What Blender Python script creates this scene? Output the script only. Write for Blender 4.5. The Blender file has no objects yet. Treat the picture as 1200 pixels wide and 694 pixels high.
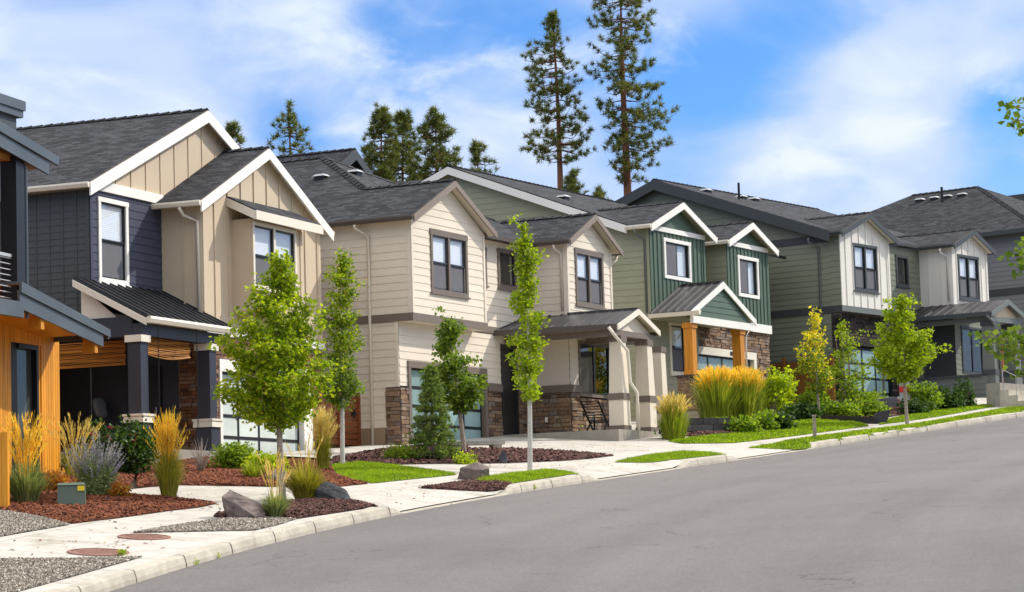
import bpy, math, random
import numpy as np
from mathutils import Vector, Matrix
from mathutils.geometry import tessellate_polygon
random.seed(7)
SC = bpy.context.scene
COL = SC.collection
R = math.radians
# ------------------------------------------------------------------ camera model (fitted to the photograph's vanishing points)
F = 3004.6
PITCH, ROLL = R(5.6306), R(-1.7048)
_r = np.array([1, 0, 0.]); FW = np.array([0, math.cos(PITCH), math.sin(PITCH)]); _u = np.array([0, -math.sin(PITCH), math.cos(PITCH)])
CR = math.cos(ROLL) * _r + math.sin(ROLL) * _u
CU = -math.sin(ROLL) * _r + math.cos(ROLL) * _u
def ray(x, y):
    d = (x - 600) / F * CR - (y - 347) / F * CU + FW
    return d / d[1]
def at(x, y, Y): return ray(x, y) * Y
def px(P):
    P = np.asarray(P, float); w = P @ FW
    return 600 + F * (P @ CR) / w, 347 - F * (P @ CU) / w
cam = bpy.data.cameras.new('camera'); camo = bpy.data.objects.new('camera', cam); COL.objects.link(camo)
cam.sensor_width = 36; cam.sensor_fit = 'HORIZONTAL'; cam.lens = F / 1200 * 36; cam.clip_start = .5; cam.clip_end = 6000
camo.matrix_world = Matrix(((CR[0], CU[0], -FW[0], 0), (CR[1], CU[1], -FW[1], 0), (CR[2], CU[2], -FW[2], 0), (0, 0, 0, 1)))
SC.camera = camo
# ------------------------------------------------------------------ hill and street: curb line X(Y), road height zr(Y), rise of the yards
PXP = [3.81338123e-05, 4.75805920e-03, 3.96580065e-01, 2.04239338e+00]
def CX(Y): return np.polyval(PXP, np.asarray(Y, float) - 60)
_YS = np.arange(34, 92, 2.0)
_ZS = [-.49,-.29,-.08,.09,.25,.44,.60,.73,.85,.98,1.12,1.26,1.42,1.57,1.70,1.83,1.98,2.13,2.28,2.43,2.60,2.79,2.99,3.20,3.40,3.60,3.81,4.02,4.24]
_PZ = np.polyfit(_YS - 60, _ZS, 5)
def zr(Y):
    Y = np.asarray(Y, float)
    return np.polyval(_PZ, np.clip(Y, 34, 90) - 60) + np.where(Y < 34, (Y - 34) * .055, 0) + np.where(Y > 90, (np.minimum(Y, 150) - 90) * .075, 0)
_cy = np.arange(-30, 150, .25); _cx = CX(_cy)
_dx = np.polyval(np.polyder(np.array(PXP)), _cy - 60); _nn = np.sqrt(1 + _dx ** 2)
def st(X, Y):
    X = np.atleast_1d(np.asarray(X, float)); Y = np.atleast_1d(np.asarray(Y, float)); s = np.empty(len(X)); t = np.empty(len(X))
    for k in range(0, len(X), 2000):
        x = X[k:k + 2000, None]; y = Y[k:k + 2000, None]
        i = np.argmin((x - _cx) ** 2 + (y - _cy) ** 2, axis=1)
        ex = X[k:k + 2000] - _cx[i]; ey = Y[k:k + 2000] - _cy[i]
        al = (ex * _dx[i] + ey) / _nn[i]
        s[k:k + 2000] = _cy[i] + np.clip(al / _nn[i], -40, 40); t[k:k + 2000] = -(ex - ey * _dx[i]) / _nn[i]
    return s, t
def rise(t):
    t = np.asarray(t, float)
    return np.where(t < 0, -.018 * np.minimum(-t, 6), .16 + .085 * np.clip(t, 0, 9) + .03 * np.clip(t - 9, 0, 60))
def Gv(X, Y):
    s, t = st(X, Y); return zr(s) + rise(t)
def G(x, y): return float(Gv(x, y)[0])
def xy(s, t):
    dx = float(np.polyval(np.polyder(np.array(PXP)), s - 60)); n = math.hypot(1, dx)
    return float(CX(s)) - t / n, s + t * dx / n
def hit(x, y):
    d = ray(x, y); Ys = np.arange(20, 140, .5); v = d[2] * Ys - Gv(d[0] * Ys, Ys)
    i = int(np.argmax(v <= 0)); i = max(i, 1); a, b = Ys[i - 1], Ys[i]
    for _ in range(24):
        m = (a + b) / 2
        if d[2] * m - G(d[0] * m, m) > 0: a = m
        else: b = m
    return Vector((d[0] * a, a, G(d[0] * a, a)))
# ------------------------------------------------------------------ mesh builder
class MB:
    def __init__(s): s.v = []; s.f = []; s.m = []; s.uv = {}
    def face(s, pts, mi=0, uv=None):
        b = len(s.v); s.v += [tuple(p) for p in pts]; s.f.append(tuple(range(b, b + len(pts)))); s.m.append(mi)
        if uv: s.uv[len(s.f) - 1] = uv
    def hexa(s, p, mi=0):   # 8 points: bottom 0-3 ccw, top 4-7
        b = len(s.v); s.v += [tuple(q) for q in p]
        for q in ((3, 2, 1, 0), (4, 5, 6, 7), (0, 1, 5, 4), (1, 2, 6, 5), (2, 3, 7, 6), (3, 0, 4, 7)):
            s.f.append(tuple(b + i for i in q)); s.m.append(mi)
    def box(s, x0, x1, y0, y1, z0, z1, mi=0):
        x0, x1 = min(x0, x1), max(x0, x1); y0, y1 = min(y0, y1), max(y0, y1); z0, z1 = min(z0, z1), max(z0, z1)
        s.hexa([(x0, y0, z0), (x1, y0, z0), (x1, y1, z0), (x0, y1, z0), (x0, y0, z1), (x1, y0, z1), (x1, y1, z1), (x0, y1, z1)], mi)
    def taper(s, cx, cy, z0, z1, w0, w1, mi=0, d0=None, d1=None):
        d0 = d0 or w0; d1 = d1 or w1
        s.hexa([(cx - w0/2, cy - d0/2, z0), (cx + w0/2, cy - d0/2, z0), (cx + w0/2, cy + d0/2, z0), (cx - w0/2, cy + d0/2, z0),
                (cx - w1/2, cy - d1/2, z1), (cx + w1/2, cy - d1/2, z1), (cx + w1/2, cy + d1/2, z1), (cx - w1/2, cy + d1/2, z1)], mi)
    def prism(s, pts, off, mi=0):   # polygon pts extruded by vector off
        n = len(pts); b = len(s.v); o = Vector(off)
        s.v += [tuple(p) for p in pts] + [tuple(Vector(p) + o) for p in pts]
        s.f.append(tuple(b + i for i in range(n - 1, -1, -1))); s.m.append(mi)
        s.f.append(tuple(b + n + i for i in range(n))); s.m.append(mi)
        for i in range(n):
            j = (i + 1) % n; s.f.append((b + i, b + j, b + n + j, b + n + i)); s.m.append(mi)
    def tube(s, pts, rad, n=6, mi=0, cap=True):
        pts = [Vector(p) for p in pts]; b = len(s.v); k = len(pts)
        if not hasattr(rad, '__len__'): rad = [rad] * k
        ref = Vector((.13, .21, 1)).normalized()
        for i, p in enumerate(pts):
            d = (pts[min(i + 1, k - 1)] - pts[max(i - 1, 0)]).normalized()
            a = d.cross(ref)
            if a.length < .15: a = d.cross(Vector((1, .1, 0)))
            a.normalize(); c = d.cross(a)
            for j in range(n):
                an = 2 * math.pi * j / n
                s.v.append(tuple(p + rad[i] * (math.cos(an) * a + math.sin(an) * c)))
        for i in range(k - 1):
            for j in range(n):
                q = (j + 1) % n; s.f.append((b + i*n + j, b + i*n + q, b + (i+1)*n + q, b + (i+1)*n + j)); s.m.append(mi)
        if cap:
            s.f.append(tuple(b + j for j in range(n - 1, -1, -1))); s.m.append(mi)
            s.f.append(tuple(b + (k-1)*n + j for j in range(n))); s.m.append(mi)
    def build(s, name, mats, parent=None, zoff=0, smooth=False):
        me = bpy.data.meshes.new(name)
        v = [(a, b, c - zoff) for a, b, c in s.v] if zoff else s.v
        me.from_pydata(v, [], s.f)
        if not isinstance(mats, (list, tuple)): mats = [mats]
        for m in mats: me.materials.append(m)
        if any(s.m): me.polygons.foreach_set('material_index', s.m)
        if s.uv:
            ul = me.uv_layers.new(name='UVMap')
            for fi, uv in s.uv.items():
                for li, c in zip(me.polygons[fi].loop_indices, uv): ul.data[li].uv = c
        if smooth: me.polygons.foreach_set('use_smooth', [True] * len(me.polygons))
        me.update()
        o = bpy.data.objects.new(name, me); COL.objects.link(o)
        if parent: o.parent = parent
        return o
def np_mesh(name, verts, faces, mats, parent=None, mi=None, smooth=False):
    me = bpy.data.meshes.new(name); verts = np.asarray(verts, np.float32); faces = np.asarray(faces, np.int32); k = faces.shape[1]
    me.vertices.add(len(verts)); me.vertices.foreach_set('co', verts.ravel())
    me.loops.add(faces.size); me.loops.foreach_set('vertex_index', faces.ravel())
    me.polygons.add(len(faces)); me.polygons.foreach_set('loop_start', np.arange(0, faces.size, k, dtype=np.int32))
    for m in (mats if isinstance(mats, (list, tuple)) else [mats]): me.materials.append(m)
    if mi is not None: me.polygons.foreach_set('material_index', np.asarray(mi, np.int32))
    me.update(calc_edges=True); me.validate()
    if smooth: me.polygons.foreach_set('use_smooth', [True] * len(me.polygons))
    o = bpy.data.objects.new(name, me); COL.objects.link(o)
    if parent: o.parent = parent
    return o
def tag(o, label=None, cat=None, group=None, kind=None):
    if label: o['label'] = label
    if cat: o['category'] = cat
    if group: o['group'] = group
    if kind: o['kind'] = kind
    return o
def empty(name, loc, rz=0, label=None, cat=None, group=None):
    o = bpy.data.objects.new(name, None); COL.objects.link(o); o.location = loc; o.rotation_euler = (0, 0, rz); o.empty_display_size = .3
    return tag(o, label, cat, group)
# ------------------------------------------------------------------ materials
class NT:
    def __init__(s, name):
        s.mat = bpy.data.materials.new(name); s.mat.use_nodes = True; s.t = s.mat.node_tree
        s.b = s.t.nodes['Principled BSDF']; s.out = s.t.nodes['Material Output']
    def n(s, typ, **kw):
        q = s.t.nodes.new(typ)
        for k, v in kw.items():
            if k.startswith('i_'): q.inputs[k[2:].replace('_', ' ')].default_value = v
            else: setattr(q, k, v)
        return q
    def l(s, a, b): s.t.links.new(a, b)
    def noise(s, scale, detail=4, rough=.55, coord='Object', vec=None, stretch=None):
        q = s.n('ShaderNodeTexNoise'); q.inputs['Scale'].default_value = scale; q.inputs['Detail'].default_value = detail; q.inputs['Roughness'].default_value = rough
        if vec is None:
            tc = s.n('ShaderNodeTexCoord'); vec = tc.outputs[coord]
        if stretch:
            mp = s.n('ShaderNodeMapping'); mp.inputs['Scale'].default_value = stretch; s.l(vec, mp.inputs['Vector']); vec = mp.outputs['Vector']
        s.l(vec, q.inputs['Vector']); return q.outputs['Fac']
    def ramp(s, fac, stops):
        q = s.n('ShaderNodeValToRGB'); e = q.color_ramp.elements
        while len(e) < len(stops): e.new(.5)
        for el, (p, c) in zip(e, stops): el.position = p; el.color = (*c, 1) if len(c) == 3 else c
        s.l(fac, q.inputs['Fac']); return q.outputs['Color']
    def mix(s, fac, a, b, mode='MIX'):
        q = s.n('ShaderNodeMix', data_type='RGBA', blend_type=mode)
        for sock, v in ((q.inputs[0], fac), (q.inputs[6], a), (q.inputs[7], b)):
            if isinstance(v, (int, float)): sock.default_value = v
            elif isinstance(v, tuple): sock.default_value = (*v, 1) if len(v) == 3 else v
            else: s.l(v, sock)
        return q.outputs[2]
    def bump(s, h, strength=.3, dist=.01, normal=None):
        q = s.n('ShaderNodeBump'); q.inputs['Strength'].default_value = strength; q.inputs['Distance'].default_value = dist
        s.l(h, q.inputs['Height'])
        if normal: s.l(normal, q.inputs['Normal'])
        s.l(q.outputs['Normal'], s.b.inputs['Normal']); return q.outputs['Normal']
    def col(s, c):
        if isinstance(c, tuple): s.b.inputs['Base Color'].default_value = (*c, 1)
        else: s.l(c, s.b.inputs['Base Color'])
    def rough(s, v, spec=None, metal=None):
        s.b.inputs['Roughness'].default_value = v
        if spec is not None: s.b.inputs['Specular IOR Level'].default_value = spec
        if metal is not None: s.b.inputs['Metallic'].default_value = metal
def sc3(c, k): return tuple(min(1, x * k) for x in c)
def paint(name, c, rough=.6, var=.10, spec=.3, scale=1.2, island=0.0, bump=.0):
    m = NT(name)
    f = m.noise(scale, 6, .65); a = m.ramp(f, [(.3, sc3(c, 1 - var)), (.7, sc3(c, 1 + var))])
    g = m.noise(14, 4, .6, stretch=(1, 1, .25)); a = m.mix(.35 * var / .1, a, m.ramp(g, [(.35, sc3(c, 1 - var)), (.65, sc3(c, 1 + .6 * var))]))
    if island:
        geo = m.n('ShaderNodeNewGeometry'); a = m.mix(1.0, a, m.ramp(geo.outputs['Random Per Island'], [(0, (1 - island,) * 3), (1, (1 + 0 * island,) * 3)]), 'MULTIPLY')
    m.col(a); m.rough(rough, spec)
    if bump: m.bump(m.noise(60, 3, .6), bump, .004)
    return m.mat
def wood(name, c, c2, axis=(14, 14, .7)):
    m = NT(name); f = m.noise(1.5, 8, .65, stretch=axis); a = m.ramp(f, [(.25, c2), (.5, c), (.75, sc3(c, 1.25))]); geo = m.n('ShaderNodeNewGeometry')
    a = m.mix(.6, a, m.mix(1.0, a, m.ramp(geo.outputs['Random Per Island'], [(0, (.6, .6, .6)), (1, (1.0, 1.0, 1.0))]), 'MULTIPLY'))
    m.col(a); m.rough(.5, .35); m.bump(f, .3, .006); return m.mat
def shingle(name, c):
    m = NT(name); tc = m.n('ShaderNodeTexCoord'); b = m.n('ShaderNodeTexBrick'); m.l(tc.outputs['UV'], b.inputs['Vector'])
    b.inputs['Color1'].default_value = (0, 0, 0, 1); b.inputs['Color2'].default_value = (1, 1, 1, 1); b.inputs['Mortar'].default_value = (0.5, .5, .5, 1)
    b.inputs['Scale'].default_value = 1; b.inputs['Brick Width'].default_value = .3; b.inputs['Row Height'].default_value = .145; b.inputs['Mortar Size'].default_value = .012; b.inputs['Mortar Smooth'].default_value = .3
    b.offset = .43
    f = m.noise(1.1, 5, .6); g = m.noise(26, 3, .6)
    a = m.ramp(b.outputs['Color'], [(0, sc3(c, .55)), (.5, sc3(c, 1.0)), (1, sc3(c, 1.6))])
    a = m.mix(1.0, a, m.ramp(f, [(.3, (.82, .82, .84)), (.7, (1.15, 1.13, 1.1))]), 'MULTIPLY')
    a = m.mix(.7, a, m.mix(1.0, a, m.ramp(g, [(.3, (.6, .6, .6)), (.7, (1.35, 1.35, 1.35))]), 'MULTIPLY'))
    a = m.mix(b.outputs['Fac'], a, m.mix(1.0, a, (.45, .45, .45), 'MULTIPLY'))
    m.col(a); m.rough(.9, .15)
    inv = m.n('ShaderNodeMath', operation='SUBTRACT'); inv.inputs[0].default_value = 1; m.l(b.outputs['Fac'], inv.inputs[1])
    n1 = m.bump(inv.outputs[0], .7, .02); m.bump(g, .5, .01, n1)
    return m.mat
def foliage(name, stops, trans=.35, rough=.55, tcol=1.6):
    m = NT(name); geo = m.n('ShaderNodeNewGeometry'); c = m.ramp(geo.outputs['Random Per Island'], stops)
    n = m.noise(1.3, 3); c = m.mix(1.0, c, m.ramp(n, [(.3, (.7, .74, .7)), (.7, (1.2, 1.18, 1.1))]), 'MULTIPLY')
    m.col(c); m.rough(rough, .25)
    tr = m.n('ShaderNodeBsdfTranslucent'); m.l(m.mix(1.0, c, (tcol, tcol, tcol * .6), 'MULTIPLY'), tr.inputs['Color'])
    mx = m.n('ShaderNodeMixShader'); mx.inputs[0].default_value = trans
    m.l(m.b.outputs[0], mx.inputs[1]); m.l(tr.outputs[0], mx.inputs[2]); m.l(mx.outputs[0], m.out.inputs['Surface']); return m.mat
def stone_mat(name, stops):
    m = NT(name); geo = m.n('ShaderNodeNewGeometry'); c = m.ramp(geo.outputs['Random Per Island'], stops); n = m.noise(9, 6, .7)
    c = m.mix(1.0, c, m.ramp(n, [(.3, (.65, .65, .65)), (.7, (1.25, 1.2, 1.15))]), 'MULTIPLY'); m.col(c); m.rough(.88, .2); m.bump(m.noise(22, 6, .7), .6, .02); return m.mat
def metal_roof(name, c, rough=.38, metal=.5):
    m = NT(name); f = m.noise(.9, 5, .6); m.col(m.ramp(f, [(.3, sc3(c, .85)), (.7, sc3(c, 1.15))])); m.rough(rough, .5, metal); m.bump(m.noise(1.6, 2), .06, .02); return m.mat
def glass_mat(name):
    m = NT(name); m.col((.012, .014, .016)); m.rough(.02, .9)
    geo = m.n('ShaderNodeNewGeometry'); dt = m.n('ShaderNodeVectorMath', operation='DOT_PRODUCT'); m.l(geo.outputs['Normal'], dt.inputs[0]); m.l(geo.outputs['Incoming'], dt.inputs[1])
    ma = lambda op, a, b=None: (lambda q: ([m.l(v, q.inputs[i]) if not isinstance(v, (int, float)) else setattr(q.inputs[i], 'default_value', v) for i, v in enumerate((a, b)) if v is not None], q.outputs[0])[1])(m.n('ShaderNodeMath', operation=op))
    fres = ma('ADD', ma('MULTIPLY', ma('POWER', ma('SUBTRACT', 1.0, ma('ABSOLUTE', dt.outputs['Value'])), 5.0), .92), .08)   # Schlick, both ways through the pane
    g = m.n('ShaderNodeBsdfGlossy'); g.inputs['Roughness'].default_value = .015; g.inputs['Color'].default_value = (.95, .97, 1, 1)
    tr = m.n('ShaderNodeBsdfTransparent'); tr.inputs['Color'].default_value = (.93, .95, .95, 1)
    m.bump(m.noise(1.1, 1), .025, .02)
    q = m.t.nodes['Bump'] if 'Bump' in m.t.nodes else None
    if q: m.l(q.outputs['Normal'], g.inputs['Normal'])
    mx = m.n('ShaderNodeMixShader'); m.l(fres, mx.inputs[0]); m.l(tr.outputs[0], mx.inputs[1]); m.l(g.outputs[0], mx.inputs[2]); m.l(mx.outputs[0], m.out.inputs['Surface']); return m.mat
def ground_mat(name, stops, scale, bump=.5, dist=.02, rough=.95, big=None):
    m = NT(name); f = m.noise(scale, 6, .7); c = m.ramp(f, stops)
    if big: c = m.mix(1.0, c, m.ramp(m.noise(big, 4, .6), [(.3, (.8, .8, .8)), (.7, (1.15, 1.15, 1.15))]), 'MULTIPLY')
    m.col(c); m.rough(rough, .2); m.bump(f, bump, dist); return m.mat
M = {}
M['navy'] = paint('navy_paint', (.050, .054, .085), .5, .12)
M['navyside'] = paint('charcoal_navy_paint', (.060, .067, .070), .5, .14)
M['navytrim'] = paint('navy_trim', (.035, .038, .052), .45, .1)
M['tan'] = paint('tan_paint', (.57, .46, .325), .55, .05)
M['cream'] = paint('cream_paint', (.73, .645, .52), .55, .05, island=.05)
M['white'] = paint('white_trim', (.82, .79, .73), .5, .05)
M['ivory'] = paint('ivory_trim', (.74, .68, .56), .5, .05)
M['taupe'] = paint('taupe_trim', (.17, .135, .108), .5, .08)
M['brownfascia'] = paint('brown_fascia', (.085, .068, .058), .5, .08)
M['sage'] = paint('sage_paint', (.31, .31, .215), .55, .06, island=.06)
M['green'] = paint('deep_green_paint', (.080, .122, .084), .55, .08)
M['sage2'] = paint('olive_sage_paint', (.20, .215, .155), .55, .07, island=.07)
M['offwhite'] = paint('off_white_paint', (.72, .69, .61), .55, .04)
M['darktrim'] = paint('slate_trim', (.055, .062, .064), .5, .1)
M['greygreen'] = paint('grey_green_paint', (.135, .15, .135), .5, .08)
M['grey'] = paint('grey_paint', (.195, .198, .205), .55, .06, island=.06)
M['found'] = paint('foundation_render', (.30, .21, .13), .9, .12, bump=.3)
M['black'] = paint('black_paint', (.012, .012, .013), .4, .1)
M['bronze'] = paint('dark_bronze', (.022, .019, .018), .35, .1, spec=.5)
M['cedar'] = wood('orange_cedar', (.82, .34, .022), (.52, .18, .008))
M['cedarpost'] = wood('honey_timber', (.62, .245, .018), (.34, .12, .009))
M['cedarbeam'] = wood('stained_beam', (.42, .16, .03), (.22, .07, .012), axis=(.7, 8, 14))
M['fence'] = wood('red_brown_fence', (.24, .072, .022), (.12, .035, .012), axis=(.7, .7, 14))
M['fence2'] = wood('amber_fence', (.26, .11, .022), (.15, .06, .012), axis=(.7, .7, 14))
M['bamboo'] = wood('bamboo_slats', (.50, .21, .035), (.27, .10, .015), axis=(.8, .8, 20))
M['roof'] = shingle('charcoal_shingles', (.047, .049, .055))
M['roof2'] = shingle('dark_shingles', (.040, .042, .048))
M['mroof'] = metal_roof('black_standing_seam', (.035, .036, .040), .35, .3)
M['mroof2'] = metal_roof('bronze_standing_seam', (.042, .039, .042), .42, .15)
M['mroof3'] = metal_roof('slate_metal', (.10, .115, .125), .42, .4)
M['glass'] = glass_mat('window_glass')
M['blind'] = paint('white_blind', (.82, .83, .88), .7, .03)
M['screen'] = paint('grey_screen', (.13, .13, .145), .85, .12)
M['room'] = paint('dark_room', (.02, .02, .022), .9, .1)
M['curtain'] = paint('pale_curtain', (.55, .55, .55), .9, .1)
def frosted(name, c):
    m = NT(name); f = m.noise(.8, 3); m.col(m.ramp(f, [(.3, sc3(c, .8)), (.7, sc3(c, 1.12))])); m.rough(.16, .6); return m.mat
M['frost'] = frosted('frosted_glass', (.62, .68, .62))
M['frost2'] = frosted('teal_frosted_glass', (.25, .37, .36))
M['stone1'] = stone_mat('brown_brick_stone', [(0, (.10, .045, .028)), (.35, (.26, .115, .055)), (.6, (.16, .095, .075)), (.8, (.33, .20, .12)), (1, (.20, .15, .14))])
M['stone2'] = stone_mat('ledge_stone', [(0, (.10, .065, .045)), (.3, (.22, .14, .09)), (.55, (.30, .20, .125)), (.8, (.17, .14, .125)), (1, (.36, .27, .19))])
M['stone4'] = stone_mat('dark_ledge_stone', [(0, (.022, .02, .02)), (.5, (.048, .042, .039)), (1, (.085, .07, .062))])
M['mortar'] = ground_mat('mortar', [(.3, (.05, .04, .035)), (.7, (.09, .075, .065))], 20)
M['block'] = stone_mat('retaining_block', [(0, (.055, .055, .058)), (.5, (.09, .088, .088)), (1, (.13, .125, .12))])
M['slab'] = ground_mat('porch_concrete', [(.3, (.27, .245, .205)), (.7, (.36, .33, .275))], 3, .15, .01)
M['curb'] = ground_mat('curb_concrete', [(.25, (.37, .335, .27)), (.75, (.52, .48, .395))], 5, .35, .01, big=1.6)
M['mulch'] = ground_mat('mulch_bed', [(.3, (.05, .016, .009)), (.5, (.12, .04, .02)), (.7, (.20, .075, .04))], 34, .9, .05)
M['mulchd'] = ground_mat('dark_mulch_bed', [(.3, (.026, .013, .011)), (.5, (.065, .032, .027)), (.7, (.12, .06, .05))], 34, .9, .05)
M['gravelbed'] = ground_mat('gravel_bed', [(.3, (.11, .10, .09)), (.5, (.25, .23, .21)), (.7, (.42, .40, .37))], 40, .9, .03)
M['soil'] = ground_mat('soil', [(.3, (.06, .045, .03)), (.7, (.13, .10, .07))], 9, .6, .05)
M['lawnbase'] = ground_mat('lawn_base', [(.3, (.08, .14, .007)), (.7, (.17, .25, .014))], 14, .7, .04, big=.8)
def chips(name, stops):
    m = NT(name); geo = m.n('ShaderNodeNewGeometry'); m.col(m.ramp(geo.outputs['Random Per Island'], stops)); m.rough(.9, .2); return m.mat
M['chip'] = chips('bark_chips', [(0, (.07, .018, .009)), (.4, (.17, .05, .022)), (.7, (.27, .095, .042)), (1, (.12, .05, .035))])
M['chipd'] = chips('dark_bark_chips', [(0, (.028, .012, .010)), (.5, (.085, .038, .030)), (1, (.16, .085, .07))])
M['pebble'] = chips('pebbles', [(0, (.075, .062, .05)), (.5, (.21, .18, .145)), (.9, (.38, .34, .28)), (1, (.55, .51, .44))])
M['bark'] = ground_mat('young_bark', [(.3, (.20, .15, .11)), (.7, (.42, .36, .30))], 14, .5, .01)
M['palebark'] = ground_mat('pale_bark', [(.3, (.42, .39, .35)), (.7, (.62, .60, .56))], 14, .4, .01)
M['pinebark'] = ground_mat('pine_bark', [(.3, (.10, .045, .028)), (.7, (.26, .12, .07))], 3, .8, .05)
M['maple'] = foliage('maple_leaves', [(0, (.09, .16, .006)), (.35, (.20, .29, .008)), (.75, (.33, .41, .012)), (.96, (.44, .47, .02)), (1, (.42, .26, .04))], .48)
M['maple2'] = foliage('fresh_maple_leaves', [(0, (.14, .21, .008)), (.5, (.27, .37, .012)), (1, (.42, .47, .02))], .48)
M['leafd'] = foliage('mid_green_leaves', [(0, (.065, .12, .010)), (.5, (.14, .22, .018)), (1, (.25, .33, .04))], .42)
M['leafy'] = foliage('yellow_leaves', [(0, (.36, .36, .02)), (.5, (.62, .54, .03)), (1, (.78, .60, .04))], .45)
M['pine'] = foliage('pine_needles', [(0, (.05, .075, .020)), (.5, (.105, .14, .034)), (.9, (.19, .20, .05)), (1, (.32, .23, .06))], .35, .6)
M['spruce'] = foliage('spruce_needles', [(0, (.07, .12, .022)), (.6, (.15, .225, .045)), (1, (.33, .40, .10))], .3, .6)
M['bush'] = foliage('dark_bush_leaves', [(0, (.018, .045, .010)), (.6, (.045, .095, .018)), (1, (.10, .17, .03))], .3)
M['lime'] = foliage('lime_bush_leaves', [(0, (.16, .24, .008)), (.5, (.34, .44, .012)), (1, (.52, .58, .025))], .5)
M['midbush'] = foliage('mid_bush_leaves', [(0, (.08, .15, .010)), (.5, (.18, .28, .018)), (1, (.32, .40, .035))], .45)
M['blade'] = foliage('grass_blades', [(0, (.12, .18, .012)), (.5, (.26, .33, .025)), (1, (.46, .46, .07))], .48)
M['bladeblue'] = foliage('blue_grass_blades', [(0, (.11, .15, .06)), (.5, (.22, .27, .11)), (1, (.40, .42, .19))], .35)
M['bladeg'] = foliage('golden_green_blades', [(0, (.16, .18, .02)), (.5, (.34, .32, .04)), (1, (.55, .45, .08))], .4)
M['plume'] = foliage('golden_plumes', [(0, (.86, .46, .03)), (.5, (.96, .62, .06)), (1, (.97, .78, .18))], .5, .7, 1.2)
M['plumel'] = foliage('straw_plumes', [(0, (.66, .46, .11)), (.5, (.84, .64, .20)), (1, (.92, .78, .36))], .42, .7, 1.2)
M['sageflower'] = foliage('lavender_florets', [(0, (.32, .29, .46)), (.5, (.48, .44, .62)), (1, (.64, .61, .72))], .3, .7, 1.1)
M['sagestem'] = foliage('silver_stems', [(0, (.18, .26, .09)), (.5, (.32, .40, .16)), (1, (.46, .50, .28))], .3)
M['pink'] = foliage('pink_petals', [(0, (.55, .02, .14)), (1, (.80, .06, .25))], .3, .6, 1.1)
M['rust'] = foliage('rusty_leaves', [(0, (.30, .09, .015)), (.5, (.48, .20, .025)), (1, (.55, .36, .05))], .35)
M['lawn'] = foliage('lawn_blades', [(0, (.10, .18, .006)), (.5, (.22, .33, .010)), (1, (.36, .44, .02))], .42)
def boulder_mat(name, a, b):
    m = NT(name); f = m.noise(3.5, 8, .7); m.col(m.ramp(f, [(.3, a), (.55, b), (.75, sc3(b, 1.5))])); m.rough(.85, .25); m.bump(m.noise(9, 8, .7), .8, .05); return m.mat
M['rock'] = boulder_mat('rusty_basalt', (.085, .068, .062), (.20, .155, .14))
M['rockd'] = boulder_mat('black_basalt', (.028, .030, .034), (.075, .078, .085))
M['utility'] = paint('utility_green', (.12, .16, .115), .5, .1)
M['yellow'] = paint('yellow_sticker', (.80, .58, .03), .5, .05)
M['red'] = paint('red_label', (.62, .05, .04), .5, .05)
M['doorred'] = paint('brick_red_door', (.42, .10, .035), .5, .1)
M['ironrust'] = ground_mat('rusty_iron', [(.3, (.20, .10, .075)), (.7, (.34, .20, .16))], 18, .4, .01)
M['steel'] = paint('dark_steel', (.028, .026, .027), .45, .2)
M['pale'] = paint('pale_fabric', (.19, .19, .19), .9, .1)
M['galv'] = paint('galvanised', (.40, .41, .42), .35, .1, spec=.6)
M['terra'] = paint('brown_clay', (.17, .10, .07), .8, .12)
def asphalt():
    m = NT('asphalt'); f = m.noise(70, 5, .8); a2 = m.noise(24, 5, .75); g = m.noise(.22, 5, .55); h = m.noise(5, 5, .6)
    c = m.ramp(f, [(.25, (.096, .088, .086)), (.5, (.170, .157, .152)), (.75, (.30, .28, .27))])
    c = m.mix(1.0, c, m.ramp(a2, [(.30, (.50, .49, .49)), (.44, (.98, .98, .98)), (.60, (1.06, 1.06, 1.05)), (.70, (1.55, 1.52, 1.48))]), 'MULTIPLY')
    c = m.mix(1.0, c, m.ramp(g, [(.3, (.88, .88, .88)), (.5, (1, 1, 1)), (.7, (1.07, 1.06, 1.06))]), 'MULTIPLY')
    c = m.mix(1.0, c, m.ramp(h, [(.3, (.94, .94, .94)), (.7, (1.05, 1.05, 1.05))]), 'MULTIPLY')
    tc = m.n('ShaderNodeTexCoord')
    w = m.noise(1.0, 4, .5, vec=tc.outputs['UV'], stretch=(.03, .8, 1)); c = m.mix(1.0, c, m.ramp(w, [(.35, (.93, .93, .935)), (.6, (1.04, 1.04, 1.03))]), 'MULTIPLY')
    # hairline cracks and a few drips
    v = m.n('ShaderNodeTexVoronoi', feature='DISTANCE_TO_EDGE'); v.inputs['Scale'].default_value = .22; dn = m.n('ShaderNodeTexNoise'); dn.inputs['Scale'].default_value = 1.3; dn.inputs['Detail'].default_value = 6; o_ = m.n('ShaderNodeTexCoord'); m.l(o_.outputs['Object'], dn.inputs['Vector'])
    ad = m.n('ShaderNodeVectorMath', operation='ADD'); scv = m.n('ShaderNodeVectorMath', operation='SCALE'); scv.inputs['Scale'].default_value = 1.6; m.l(dn.outputs['Color'], scv.inputs[0]); m.l(o_.outputs['Object'], ad.inputs[0]); m.l(scv.outputs[0], ad.inputs[1]); m.l(ad.outputs[0], v.inputs['Vector'])
    msk = m.noise(.35, 3, .5); c = m.mix(m.ramp(msk, [(.50, (0, 0, 0)), (.58, (.8, .8, .8))]), c, m.mix(1.0, c, m.ramp(v.outputs['Distance'], [(.0, (.55, .55, .55)), (.0045, (.62, .62, .62)), (.007, (1, 1, 1))]), 'MULTIPLY'))
    dr = m.noise(2.6, 3, .6); c = m.mix(1.0, c, m.ramp(dr, [(.70, (1, 1, 1)), (.76, (.78, .78, .78))]), 'MULTIPLY')
    m.col(c); m.rough(.85, .25); m.bump(f, .9, .015); return m.mat
M['asphalt'] = asphalt()
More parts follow.
